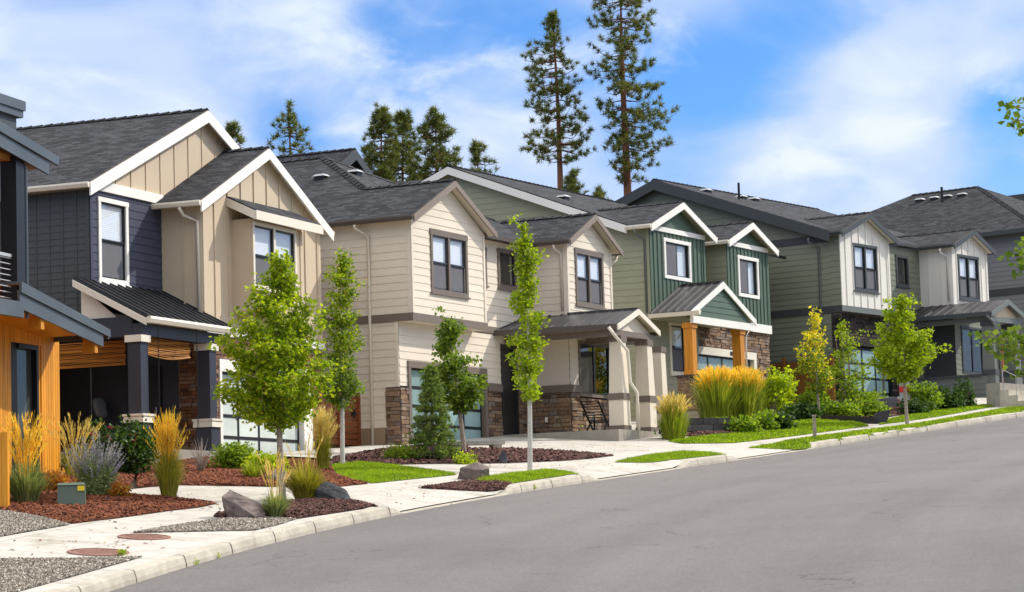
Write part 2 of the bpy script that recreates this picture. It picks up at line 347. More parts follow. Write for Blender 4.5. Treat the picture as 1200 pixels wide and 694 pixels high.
def concrete():
    m = NT('sidewalk_concrete'); tc = m.n('ShaderNodeTexCoord'); f = m.noise(2.2, 6, .65); g = m.noise(40, 4, .7)
    c = m.ramp(f, [(.28, (.42, .395, .345)), (.55, (.515, .485, .43)), (.75, (.595, .565, .505))])
    c = m.mix(.4, c, m.mix(1.0, c, m.ramp(g, [(.3, (.75, .75, .75)), (.7, (1.1, 1.1, 1.1))]), 'MULTIPLY'))
    st_ = m.noise(.9, 7, .75); c = m.mix(1.0, c, m.ramp(st_, [(.34, (.70, .67, .62)), (.47, (1, 1, 1))]), 'MULTIPLY')
    sp_ = m.noise(7, 3, .6); c = m.mix(1.0, c, m.ramp(sp_, [(.68, (1, 1, 1)), (.73, (.72, .68, .62))]), 'MULTIPLY')
    b = m.n('ShaderNodeTexBrick'); m.l(tc.outputs['UV'], b.inputs['Vector']); b.inputs['Scale'].default_value = 1; b.inputs['Brick Width'].default_value = 1.5; b.inputs['Row Height'].default_value = 1.55; b.inputs['Mortar Size'].default_value = .012; b.offset = 0
    c = m.mix(b.outputs['Fac'], c, m.mix(1.0, c, (.5, .48, .45), 'MULTIPLY'))
    m.col(c); m.rough(.85, .25); m.bump(g, .25, .005); return m.mat
M['concrete'] = concrete()
# ------------------------------------------------------------------ daylight
SUN_EL = R(40); _saz = math.atan2(.897, .441)
W = bpy.data.worlds.new('World'); SC.world = W; W.use_nodes = True; wt = W.node_tree; bg = wt.nodes['Background']
def wn(t, **k):
    q = wt.nodes.new(t)
    for a, b in k.items(): setattr(q, a, b)
    return q
sky = wn('ShaderNodeTexSky', sky_type='NISHITA', sun_disc=False, sun_elevation=SUN_EL, sun_rotation=_saz, air_density=1.0, dust_density=.3, ozone_density=3.0)
def wmix(f, a, b, mode='MIX'):
    q = wn('ShaderNodeMix', data_type='RGBA', blend_type=mode)
    for s_, v in ((q.inputs[0], f), (q.inputs[6], a), (q.inputs[7], b)):
        if isinstance(v, (int, float)): s_.default_value = v
        elif isinstance(v, tuple): s_.default_value = (*v, 1)
        else: wt.links.new(v, s_)
    return q.outputs[2]
tc = wn('ShaderNodeTexCoord')
def cloud(scale, stretch, loc, lo, hi, detail=7, rough=.55, dist=.6):
    mp = wn('ShaderNodeMapping'); mp.inputs['Scale'].default_value = stretch; mp.inputs['Location'].default_value = loc; mp.inputs['Rotation'].default_value = (0, R(-12), 0); wt.links.new(tc.outputs['Generated'], mp.inputs['Vector'])
    n = wn('ShaderNodeTexNoise'); n.inputs['Scale'].default_value = scale; n.inputs['Detail'].default_value = detail; n.inputs['Roughness'].default_value = rough; n.inputs['Distortion'].default_value = dist
    wt.links.new(mp.outputs['Vector'], n.inputs['Vector'])
    r_ = wn('ShaderNodeMapRange', interpolation_type='SMOOTHSTEP'); r_.inputs['From Min'].default_value = lo; r_.inputs['From Max'].default_value = hi; wt.links.new(n.outputs['Fac'], r_.inputs['Value']); return r_.outputs[0]
base = wmix(1.0, sky.outputs['Color'], (.43, .74, 1.15), 'MULTIPLY')
def wmath(op, a, b):
    q = wn('ShaderNodeMath', operation=op)
    for n_, v in enumerate((a, b)):
        if isinstance(v, (int, float)): q.inputs[n_].default_value = v
        else: wt.links.new(v, q.inputs[n_])
    return q.outputs[0]
def cloud_noise(scale, stretch, loc, detail, rough, dist):
    mp = wn('ShaderNodeMapping'); mp.inputs['Scale'].default_value = stretch; mp.inputs['Location'].default_value = loc; mp.inputs['Rotation'].default_value = (0, R(-20), 0); wt.links.new(tc.outputs['Generated'], mp.inputs['Vector'])
    n = wn('ShaderNodeTexNoise'); n.inputs['Scale'].default_value = scale; n.inputs['Detail'].default_value = detail; n.inputs['Roughness'].default_value = rough; n.inputs['Distortion'].default_value = dist; wt.links.new(mp.outputs['Vector'], n.inputs['Vector']); return n.outputs['Fac']
def bank(x, y, r, amp):   # a cloud bank (or a clear gap) in one direction of the sky
    d = Vector(ray(x, y)).normalized(); vm = wn('ShaderNodeVectorMath', operation='DISTANCE'); vm.inputs[1].default_value = d; wt.links.new(tc.outputs['Generated'], vm.inputs[0])
    q = wn('ShaderNodeMapRange', interpolation_type='SMOOTHSTEP'); q.inputs['From Min'].default_value = 0; q.inputs['From Max'].default_value = r / F; q.inputs['To Min'].default_value = amp; q.inputs['To Max'].default_value = 0; wt.links.new(vm.outputs['Value'], q.inputs['Value']); return q.outputs[0]
bias = 0.0
for b_ in ((430, 70, 260, .12), (230, 110, 180, .10), (60, 60, 160, .10), (620, 120, 150, .08), (1020, 120, 110, .20), (1130, 60, 110, .17), (920, 170, 90, .14), (1060, 205, 150, .16), (900, 215, 120, .10),
           (470, 0, 110, -.13), (600, -6, 90, -.08), (850, 100, 120, -.14), (930, 20, 130, -.13), (1130, 125, 70, -.12), (1060, 0, 120, -.08), (1180, 140, 70, -.08), (330, 140, 70, -.04), (540, 130, 80, -.06), (130, 120, 90, -.06), (780, 190, 80, -.06), (730, 40, 90, -.02)):
    bias = wmath('ADD', bank(*b_), bias)
def sstep(v, lo, hi):
    q = wn('ShaderNodeMapRange', interpolation_type='SMOOTHSTEP'); q.inputs['From Min'].default_value = lo; q.inputs['From Max'].default_value = hi; wt.links.new(v, q.inputs['Value']); return q.outputs[0]
n1 = wmath('ADD', cloud_noise(9, (1, 1, 1.8), (3.1, .3, 1.05), 7, .52, .4), bias)
n2 = wmath('ADD', cloud_noise(17, (1, 1, 1.9), (.7, 2.2, .2), 8, .56, .5), wmath('MULTIPLY', bias, 1.0))
c1 = sstep(n1, .27, .66); c2 = sstep(n2, .50, .84)
veil = wmix(c1, base, (4.7, 5.7, 7.7))
full = wmix(c2, veil, (6.5, 7.15, 8.3))
# unseen bright cloud added overhead, above the frame, to lift fill in the shade
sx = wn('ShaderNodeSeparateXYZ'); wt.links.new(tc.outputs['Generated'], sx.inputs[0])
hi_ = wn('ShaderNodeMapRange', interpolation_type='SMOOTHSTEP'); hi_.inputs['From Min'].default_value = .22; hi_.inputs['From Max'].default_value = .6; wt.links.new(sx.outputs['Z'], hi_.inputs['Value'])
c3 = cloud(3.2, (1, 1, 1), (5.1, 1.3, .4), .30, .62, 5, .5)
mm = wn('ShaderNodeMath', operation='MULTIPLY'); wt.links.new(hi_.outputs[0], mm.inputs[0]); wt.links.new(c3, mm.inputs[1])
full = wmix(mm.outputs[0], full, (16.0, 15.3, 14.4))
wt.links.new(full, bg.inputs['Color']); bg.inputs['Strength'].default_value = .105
sl = bpy.data.lights.new('sun', 'SUN'); sl.energy = 3.2; sl.angle = R(.53); sl.color = (1.0, .945, .86)
so = bpy.data.objects.new('sun', sl); COL.objects.link(so)
_d = Vector((math.sin(_saz) * math.cos(SUN_EL), math.cos(_saz) * math.cos(SUN_EL), math.sin(SUN_EL)))
so.rotation_euler = _d.to_track_quat('Z', 'Y').to_euler(); so.location = (60, 20, 60)
SC.view_settings.view_transform = 'Standard'; SC.view_settings.look = 'None'; SC.view_settings.exposure = .36; SC.view_settings.gamma = 1
# ------------------------------------------------------------------ ground sheets
def curb_h(x):
    h = 1.0
    for a, b in ((472, 592), (702, 798), (868, 948)):
        e = 11
        if a - e < x < b + e: h = min(h, max(0, (a - x) / e, (x - b) / e))
    return h
def dropv(s, t):
    return np.array([.150 * (1 - curb_h(px((*xy(a, 0), float(zr(a))))[0])) * max(0, 1 - b / 1.35) if b < 1.35 else 0 for a, b in zip(s, t)])
def sheet(name, ss, ts, mat, dz, kind='structure', drop=False):
    V, UV = [], []
    arc = np.concatenate([[0], np.cumsum(np.hypot(np.diff(CX(ss)), np.diff(ss)))])
    P = np.array([[xy(s, t) for t in ts] for s in ss]); z = zr(ss)[:, None] + rise(ts)[None, :] + dz
    if drop: z = z - np.array([[.150 * (1 - curb_h(px((*xy(s, 0), float(zr(s))))[0])) * max(0, 1 - t / 1.35) for t in ts] for s in ss])
    n = len(ts); V = np.concatenate([P.reshape(-1, 2), z.reshape(-1, 1)], 1)
    F_ = [(i*n + j, i*n + j + 1, (i+1)*n + j + 1, (i+1)*n + j) for i in range(len(ss) - 1) for j in range(n - 1)]
    o = np_mesh(name, V, F_, mat); me = o.data; ul = me.uv_layers.new(name='UVMap')
    uvv = np.array([(arc[i], ts[j]) for i in range(len(ss)) for j in range(n)], np.float32)
    li = np.empty(len(me.loops), np.int32); me.loops.foreach_get('vertex_index', li); ul.data.foreach_set('uv', uvv[li].ravel())
    return tag(o, kind=kind)
ROADW = 13.5
# one big ground sheet out to the horizon
gx = np.concatenate([[-1500, -700, -350], np.arange(-160, 161, 4), [350, 700, 1500]]); gy = np.concatenate([[-1500, -600, -250], np.arange(-100, 201, 4), [350, 700, 1500, 3000]])
XX, YY = np.meshgrid(gx, gy, indexing='ij'); s_, t_ = st(XX.ravel(), YY.ravel())
zz = zr(np.clip(s_, -60, 150)) + rise(np.clip(t_, -14, 45)) - np.where(t_ > -14.5, .14, .05) - np.where((t_ < 1) & (t_ > -14), .12, 0)
far = (np.abs(XX.ravel()) > 170) | (YY.ravel() > 210) | (YY.ravel() < -110); zz = np.where(far, np.minimum(zz, 9) - 2, zz)
_n = len(gy)
tag(np_mesh('ground', np.stack([XX.ravel(), YY.ravel(), zz], 1), [(i*_n + j, (i+1)*_n + j, (i+1)*_n + j + 1, i*_n + j + 1) for i in range(len(gx) - 1) for j in range(_n - 1)], M['soil']), kind='structure')
SS = np.arange(-28, 126, 1.0)
sheet('road', SS, np.array([-ROADW, -11, -8, -6, -4, -2, -1, -.4, -.001]), M['asphalt'], 0)
sheet('yard_ground', np.arange(18, 122, .5), np.array([.12, .4, .7, 1, 1.4, 2, 3, 4, 5, 6, 7, 8, 8.6, 9, 9.4, 10, 12, 15, 20, 26]), M['soil'], -.06, drop=True)
sheet('sidewalk', np.linspace(18, 60.3, 90), np.array([.14, .4, .7, 1, 1.4, 2, 3, 4, 5, 5.6]), M['concrete'], 0, drop=True)
sheet('driveway_concrete', np.linspace(60.3, 100, 90), np.array([.14, .4, .7, 1, 1.4, 2, 3, 4, 5, 6, 7, 8, 8.6, 9, 9.4, 9.8]), M['concrete'], .0, drop=True)
sheet('far_sidewalk', np.arange(-28, 126, 1.0), np.array([-ROADW - 4, -ROADW - .15]), M['concrete'], .13)
# kerb: swept profile whose height drops at the four driveway cuts
mb = MB(); cs = np.arange(16, 118, .35); prev = None; _acc = 0; joints = MB()
for i, s in enumerate(cs):
    z = float(zr(s)); X0, Y0 = xy(s, 0); hx = px((X0, Y0, z))[0]; k = curb_h(hx); h = .012 + .165 * k
    wob = .004 * math.sin(s * 3.1) + .003 * math.sin(s * 7.7)
    prof = [(-.02 + wob, -.1), (-.015 + wob, h * .35), (.012 + wob, h * .86), (.035, h), (.165, h + .008 * k + .004), (.17, -.1)]
    ring = [(*xy(s, t), z + zz_) for t, zz_ in prof]
    if prev:
        for a in range(5): mb.face([prev[a], prev[a + 1], ring[a + 1], ring[a]])
    prev = ring
co = mb.build('curb', M['curb'], smooth=False); tag(co, kind='structure')
jb = MB()
for s in np.arange(30, 112, 1.9):   # saw-cut joints across the kerb
    z = float(zr(s)); X0, Y0 = xy(s, 0)
    if curb_h(px((X0, Y0, z))[0]) < .95: continue
    pts = [(-.021, -.0), (-.0155, .06), (.0115, .1545), (.034, .179), (.164, .191)]
    a = [(*xy(s - .011, t), z + q + .003) for t, q in pts]; b = [(*xy(s + .011, t), z + q + .003) for t, q in pts]
    off = Vector((.004, -.002, 0))
    for i in range(4): jb.face([Vector(a[i]) + off, Vector(a[i+1]) + off, Vector(b[i+1]) + off, Vector(b[i]) + off])
jo = jb.build('curb_joints', M['mortar']); tag(jo, kind='structure')
def drape(name, pxs, mat, dz, kind='structure', edge=.6, jitter=0.0):
    pts = []
    for i, (x, y) in enumerate(pxs):
        x2, y2 = pxs[(i + 1) % len(pxs)]; k = max(1, int(math.hypot(x2 - x, (y2 - y) * 2.5) / 18))
        for q in range(k): pts.append(hit(x + (x2 - x) * q / k, y + (y2 - y) * q / k))
    if jitter: pts = [p + Vector((random.uniform(-jitter, jitter), random.uniform(-jitter, jitter), 0)) for p in pts]
    return drape_w(name, pts, mat, dz, kind, edge)
import bmesh
def drape_w(name, pts, mat, dz, kind='structure', edge=.6):
    bm = bmesh.new(); vs = [bm.verts.new((p[0], p[1], 0)) for p in pts]
    for t in tessellate_polygon([[Vector((p[0], p[1], 0)) for p in pts]]):
        try: bm.faces.new([vs[i] for i in t])
        except ValueError: pass
    for _ in range(7):
        es = [e for e in bm.edges if e.calc_length() > edge]
        if not es: break
        bmesh.ops.subdivide_edges(bm, edges=es, cuts=1); bmesh.ops.triangulate(bm, faces=[f for f in bm.faces if len(f.verts) > 3])
    bmesh.ops.recalc_face_normals(bm, faces=bm.faces)
    if sum(f.normal.z for f in bm.faces) < 0: bmesh.ops.reverse_faces(bm, faces=bm.faces)
    s_q, t_q = st([v.co.x for v in bm.verts], [v.co.y for v in bm.verts]); zz = zr(s_q) + rise(t_q) - dropv(s_q, t_q)
    bv = set(v for e in bm.edges if e.is_boundary for v in e.verts)
    for v, z in zip(bm.verts, zz): v.co.z = z + (dz if v not in bv else min(dz, .012))
    me = bpy.data.meshes.new(name); bm.to_mesh(me); bm.free(); me.materials.append(mat)
    o = bpy.data.objects.new(name, me); COL.objects.link(o); o['_poly'] = 1
    return tag(o, kind=kind)
def scatter_pts(o, dens, rnd):
    me = o.data; me.calc_loop_triangles(); out = []
    for t in me.loop_triangles:
        a, b, c = (me.vertices[i].co for i in t.vertices); n = dens * t.area; k = int(n) + (rnd.random() < n - int(n))
        for _ in range(k):
            u, v = rnd.random(), rnd.random()
            if u + v > 1: u, v = 1 - u, 1 - v
            out.append(a + u * (b - a) + v * (c - a))
    return out
POLY = {}
def zone(key, name, pxs, mat, dz, jitter=0.0):
    POLY[key] = drape(name, pxs, mat, dz, jitter=jitter); return POLY[key]
zone('g1', 'gravel_strip', [(-30, 656), (60, 655.5), (166, 653.5), (95, 673.5), (27, 692.5), (-60, 716), (-60, 690)], M['gravelbed'], .02)
zone('g0', 'gravel_bed', [(-60, 596), (10, 600), (45, 606), (82, 615.5), (40, 622.5), (0, 629.5), (-60, 640)], M['gravelbed'], .02)
zone('g2', 'gravel_patch', [(153, 625), (200, 617), (261, 608), (305, 606.5), (347, 609), (325, 616), (299, 622)], M['gravelbed'], .02)
zone('mA', 'red_mulch_bed', [(8, 599.5), (-40, 592), (-40, 560), (60, 548), (100, 545), (165, 546), (152, 570), (146, 578), (158, 582), (215, 585.5), (255, 590.5), (235, 595), (200, 599), (140, 607.5), (82, 614.5), (45, 605.5)], M['mulch'], .06)
zone('mC', 'mulch_bed', [(160, 550), (180, 545), (235, 538), (257, 539), (357, 540.5), (385, 544), (393, 556), (412, 563), (432, 567.3), (400, 570.5), (345, 571.5), (285, 570), (207, 569), (162, 572)], M['mulch'], .06)
zone('mB', 'dark_mulch_bed', [(250, 606), (256, 602), (300, 596), (345, 587.5), (411, 586.5), (430, 588.5), (443, 591.7), (425, 597), (385, 603), (347, 608.7), (300, 606), (262, 607.6)], M['mulchd'], .07)
zone('lawn1', 'lawn', [(388, 546.5), (420, 543.8), (455, 546), (480, 549.5), (536, 556.8), (480, 562.3), (436, 567), (413, 562.5), (395, 556)], M['lawnbase'], .05)
zone('mS', 'dark_mulch_bed', [(384, 545.3), (392, 537), (430, 530), (478, 524), (545, 523), (552, 528), (576, 527.6), (640, 529.2), (720, 534.4), (690, 538), (660, 540.5), (588, 543.4), (520, 543.8), (455, 545), (420, 543.2), (390, 545.8)], M['mulchd'], .06)
zone('mD', 'dark_mulch_bed', [(490, 572.2), (535, 565.8), (560, 563.5), (580, 563.5), (600, 567), (592, 570.2), (540, 571.3)], M['mulchd'], .04)
zone('lawnE', 'lawn', [(552, 567.5), (562, 562.5), (575, 559.8), (600, 556.3), (640, 552.2), (681, 554.3), (660, 558), (630, 562.5), (600, 567)], M['lawnbase'], .06)
zone('lawnF', 'lawn', [(720, 541.8), (760, 534.4), (800, 530.2), (853, 532.3), (797, 538.6)], M['lawnbase'], .04)
zone('lawnH3', 'lawn', [(783, 517.5), (840, 509.5), (905, 506), (920, 496), (960, 492), (1008, 496.5), (1018, 499.5), (930, 511.5), (860, 519.6), (800, 520.3)], M['lawnbase'], .06)
zone('lawnG', 'lawn', [(877, 523.4), (955, 512.2), (1000, 506.4), (1050, 500.5), (1100, 492.8), (1172, 479.8), (1205, 476), (1205, 482.5), (1155, 487.8), (1075, 501.5), (950, 521.2)], M['lawnbase'], .04)
zone('lawnH4', 'lawn', [(1035, 494), (1060, 488), (1100, 482), (1130, 478), (1168, 474), (1172, 475.5), (1100, 488.5), (1060, 494.5), (1030, 498)], M['lawnbase'], .06)
zone('mH3', 'dark_mulch_bed', [(800, 511), (820, 505), (860, 501), (920, 494), (922, 500), (905, 508), (862, 511.5), (820, 513)], M['mulchd'], .08)
zone('mH4', 'dark_mulch_bed', [(925, 490), (950, 480), (1060, 468), (1120, 468), (1130, 476), (1060, 486), (1010, 495), (960, 491)], M['mulchd'], .05)
# loose chips, pebbles and grass blades: stuff nobody could count
def chips_mesh(name, objs, dens, mat, lo, hi, aspect, flat, seed, lift=.01):
    rnd = random.Random(seed); V, Fc = [], []
    for o in objs:
        for p in scatter_pts(o, dens, rnd):
            a = rnd.uniform(0, 6.28); l = rnd.uniform(lo, hi); w = l * rnd.uniform(*aspect); h = l * rnd.uniform(*flat); ti = Matrix.Rotation(rnd.gauss(0, .35), 3, 'X') @ Matrix.Rotation(rnd.gauss(0, .35), 3, 'Y')
            rot = Matrix.Rotation(a, 3, 'Z') @ ti; b = len(V)
            for q in ((-.5, -.4, 0), (.5, -.5, 0), (.45, .5, 0), (-.5, .42, 0), (-.1, 0, 1), (.25, .05, .9)):
                V.append(p + Vector((0, 0, lift)) + rot @ Vector((q[0] * l, q[1] * w, q[2] * h)))
            for f in ((0, 1, 5), (1, 2, 5), (2, 4, 5), (2, 3, 4), (3, 0, 4), (0, 5, 4)): Fc.append([b + i for i in f])
    return tag(np_mesh(name, [tuple(v) for v in V], Fc, mat), kind='stuff')
chips_mesh('bark_chips', [POLY['mA'], POLY['mC']], 420, M['chip'], .03, .085, (.3, .6), (.15, .35), 1)
chips_mesh('dark_bark_chips', [POLY['mB'], POLY['mD']], 520, M['chipd'], .03, .085, (.3, .6), (.2, .45), 2)
chips_mesh('dark_bark_chips', [POLY['mS'], POLY['mH3'], POLY['mH4']], 90, M['chipd'], .05, .14, (.3, .6), (.2, .45), 3)
chips_mesh('gravel', [POLY['g0'], POLY['g1'], POLY['g2']], 1300, M['pebble'], .014, .042, (.6, .9), (.35, .7), 4, .004)
def blades_mesh(name, objs, dens, mat, lo, hi, seed):
    rnd = random.Random(seed); V, Fc = [], []
    for o in objs:
        for p in scatter_pts(o, dens, rnd):
            a = rnd.uniform(0, 6.28); h = rnd.uniform(lo, hi); w = rnd.uniform(.006, .012) * (1 + 3 * (p.y > 70)); d = Vector((math.cos(a), math.sin(a), 0)) * w; le = Vector((rnd.gauss(0, .35), rnd.gauss(0, .35), 1)) * h; b = len(V)
            V += [p - d, p + d, p + le]; Fc.append((b, b + 1, b + 2))
    return tag(np_mesh(name, [tuple(v) for v in V], Fc, mat), kind='stuff')
blades_mesh('grass_blades', [POLY['lawn1'], POLY['lawnE'], POLY['lawnF']], 1100, M['lawn'], .035, .075, 5)
blades_mesh('grass_blades', [POLY['lawnH3'], POLY['lawnG'], POLY['lawnH4']], 420, M['lawn'], .025, .06, 6)
# ------------------------------------------------------------------ house kit: local x runs along the street front, y into the house, z is world height
class House:
    def __init__(s, name, label, cat, x, y, Y, heading, zb, group='two-storey houses along the street'):
        P = at(x, y, Y); s.zb = zb; s.th = R(heading); s.O = Vector((P[0], P[1], 0))
        s.root = empty(name, (P[0], P[1], zb), math.pi / 2 - s.th, label, cat, group)
    def w(s, u, v, z): return Vector((s.O.x + u * math.sin(s.th) - v * math.cos(s.th), s.O.y + u * math.cos(s.th) + v * math.sin(s.th), z))
    def onv(s, x, y, v):
        d = Vector(ray(x, y)); V = Vector((-math.cos(s.th), math.sin(s.th), 0)); U = Vector((math.sin(s.th), math.cos(s.th), 0))
        P = d * ((s.O.dot(V) + v) / d.dot(V)); return (P - s.O).dot(U), P.z
    def add(s, mb, name, mats, parent=None, smooth=False): return mb.build(name, mats, parent or s.root, s.zb, smooth)
def spans(poly, z):
    xs = []
    n = len(poly)
    for i in range(n):
        (a0, z0), (a1, z1) = poly[i], poly[(i + 1) % n]
        if (z0 <= z <= z1 or z1 <= z <= z0) and abs(z1 - z0) > 1e-9: xs.append(a0 + (a1 - a0) * (z - z0) / (z1 - z0))
    return (min(xs), max(xs)) if len(xs) > 1 else None
def vspan(poly, a):
    zs = []; n = len(poly)
    for i in range(n):
        (a0, z0), (a1, z1) = poly[i], poly[(i + 1) % n]
        if (a0 <= a <= a1 or a1 <= a <= a0) and abs(a1 - a0) > 1e-9: zs.append(z0 + (z1 - z0) * (a - a0) / (a1 - a0))
    return (min(zs), max(zs)) if len(zs) > 1 else None
AX = {'front': ((1, 0), (0, -1)), 'left': ((0, 1), (-1, 0)), 'right': ((0, 1), (1, 0)), 'back': ((-1, 0), (0, 1))}
class Wall:
    """a wall sheet: org = (x, y) where a = 0, facing = which way it looks, poly = convex outline in (a, z), holes = [(a0, a1, z0, z1)]"""
    def __init__(s, org, facing, poly, holes=()):
        s.o = org; s.ax, s.nr = AX[facing]; s.poly = poly; s.holes = list(holes)
    def P(s, a, z, off=0): return (s.o[0] + a * s.ax[0] + off * s.nr[0], s.o[1] + a * s.ax[1] + off * s.nr[1], z)
    def bands(s, extra=()):
        zs = {z for _, z in s.poly} | {h[2] for h in s.holes} | {h[3] for h in s.holes} | set(extra)
        lo, hi = min(z for _, z in s.poly), max(z for _, z in s.poly)
        zs = sorted(z for z in zs if lo <= z <= hi); out = []
        for a, b in zip(zs, zs[1:]):
            if b - a > 1e-4: out.append((a, b))
        return out
    def pieces(s, za, zb):
        e = (zb - za) * 1e-3; A, B = spans(s.poly, za + e), spans(s.poly, zb - e)
        if not A or not B: return []
        segs = [(A[0], A[1], B[0], B[1])]
        for h in s.holes:
            if h[2] <= za + 1e-6 and h[3] >= zb - 1e-6:
                new = []
                for l0, r0, l1, r1 in segs:
                    if h[1] <= min(l0, l1) or h[0] >= max(r0, r1): new.append((l0, r0, l1, r1)); continue
                    if h[0] > min(l0, l1): new.append((l0, max(l0, h[0]), l1, max(l1, h[0])))
                    if h[1] < max(r0, r1): new.append((min(r0, h[1]), r0, min(r1, h[1]), r1))
                segs = new
        return segs
    def flat(s, mb, mi=0, off=0):
        for za, zb in s.bands():
            for l0, r0, l1, r1 in s.pieces(za, zb): mb.face([s.P(l0, za, off), s.P(r0, za, off), s.P(r1, zb, off), s.P(l1, zb, off)], mi)
    def reveal(s, mb, depth=.14, mi=0, only=None):
        for h in (only or s.holes):
            a0, a1, z0, z1 = h
            for p, q in (((a0, z0), (a1, z0)), ((a1, z0), (a1, z1)), ((a1, z1), (a0, z1)), ((a0, z1), (a0, z0))):
                mb.face([s.P(*p), s.P(*q), s.P(*q, -depth), s.P(*p, -depth)], mi)
    def lap(s, mb, e=.2, lip=.013, mi=0):
        lo, hi = min(z for _, z in s.poly), max(z for _, z in s.poly); n = int((hi - lo) / e) + 1
        cz = [lo + i * e for i in range(n + 1)]
        for za, zb in s.bands(cz):
            k = math.floor((za + 1e-5 - lo) / e); z0 = lo + k * e
            fo = lambda z: .003 + lip * (1 - (z - z0) / e)
            for l0, r0, l1, r1 in s.pieces(za, zb):
                rnd = random.uniform(0, .0015)
                mb.face([s.P(l0, za, fo(za) + rnd), s.P(r0, za, fo(za) + rnd), s.P(r1, zb, fo(zb) + rnd), s.P(l1, zb, fo(zb) + rnd)], mi)
                if abs(za - z0) < 1e-5: mb.face([s.P(l0, za, 0), s.P(r0, za, 0), s.P(r0, za, fo(za) + rnd), s.P(l0, za, fo(za) + rnd)], mi)
    def battens(s, mb, step=.4, w=.05, d=.028, mi=0, start=None):
        a0, a1 = min(a for a, _ in s.poly), max(a for a, _ in s.poly); a = a0 + (start if start is not None else step * .6)
        while a < a1 - .06:
            v = vspan(s.poly, a)
            if v:
                segs = [v]
                for h in s.holes:
                    if h[0] - .03 < a < h[1] + .03:
                        new = []
                        for p, q in segs:
                            if h[2] > p: new.append((p, min(q, h[2])))
                            if h[3] < q: new.append((max(p, h[3]), q))
                        segs = [g for g in new if g[1] - g[0] > .05]
                for p, q in segs: s.bar(mb, a - w/2, a + w/2, p, q, 0, d, mi)
            a += step
    def bar(s, mb, a0, a1, z0, z1, d0, d1, mi=0):
        c = [s.P(a, z, d) for z in (z0, z1) for a, d in ((a0, d1), (a1, d1), (a1, d0), (a0, d0))]
        mb.hexa(c, mi)
    def stone(s, mb, rnd, mi=0, back=1, hlo=.07, hhi=.15, wlo=.16, whi=.48, dep=.06):
        s.flat(mb, back, .004)
        lo, hi = min(z for _, z in s.poly), max(z for _, z in s.poly); z = lo
        while z < hi - .03:
            h = min(rnd.uniform(hlo, hhi), hi - z)
            if hi - z - h < .04: h = hi - z
            zb = z + h
            sp = spans(s.poly, min(z + .5 * h, hi - 1e-3))
            if sp:
                segs = [sp]
                for q in s.holes:
                    if q[2] < zb - .02 and q[3] > z + .02:
                        new = []
                        for l, r in segs:
                            if q[0] > l: new.append((l, min(r, q[0])))
                            if q[1] < r: new.append((max(l, q[1]), r))
                        segs = [g for g in new if g[1] - g[0] > .03]
                for l, r in segs:
                    a = l
                    while a < r - .01:
                        w = rnd.uniform(wlo, whi)
                        if r - a - w < .1: w = r - a
                        g = .007; d = rnd.uniform(.02, dep); j = lambda: rnd.uniform(-.006, .006)
                        x0, x1, q0, q1 = a + g, a + w - g, z + g, zb - g
                        if x1 > x0 and q1 > q0:
                            c = [s.P(x0 + j(), q0 + j(), d + j()), s.P(x1 + j(), q0 + j(), d + j()), s.P(x1, q0, 0), s.P(x0, q0, 0), s.P(x0 + j(), q1 + j(), d + j()), s.P(x1 + j(), q1 + j(), d + j()), s.P(x1, q1, 0), s.P(x0, q1, 0)]
                            mb.hexa(c, mi)
                        a += w
            z = zb
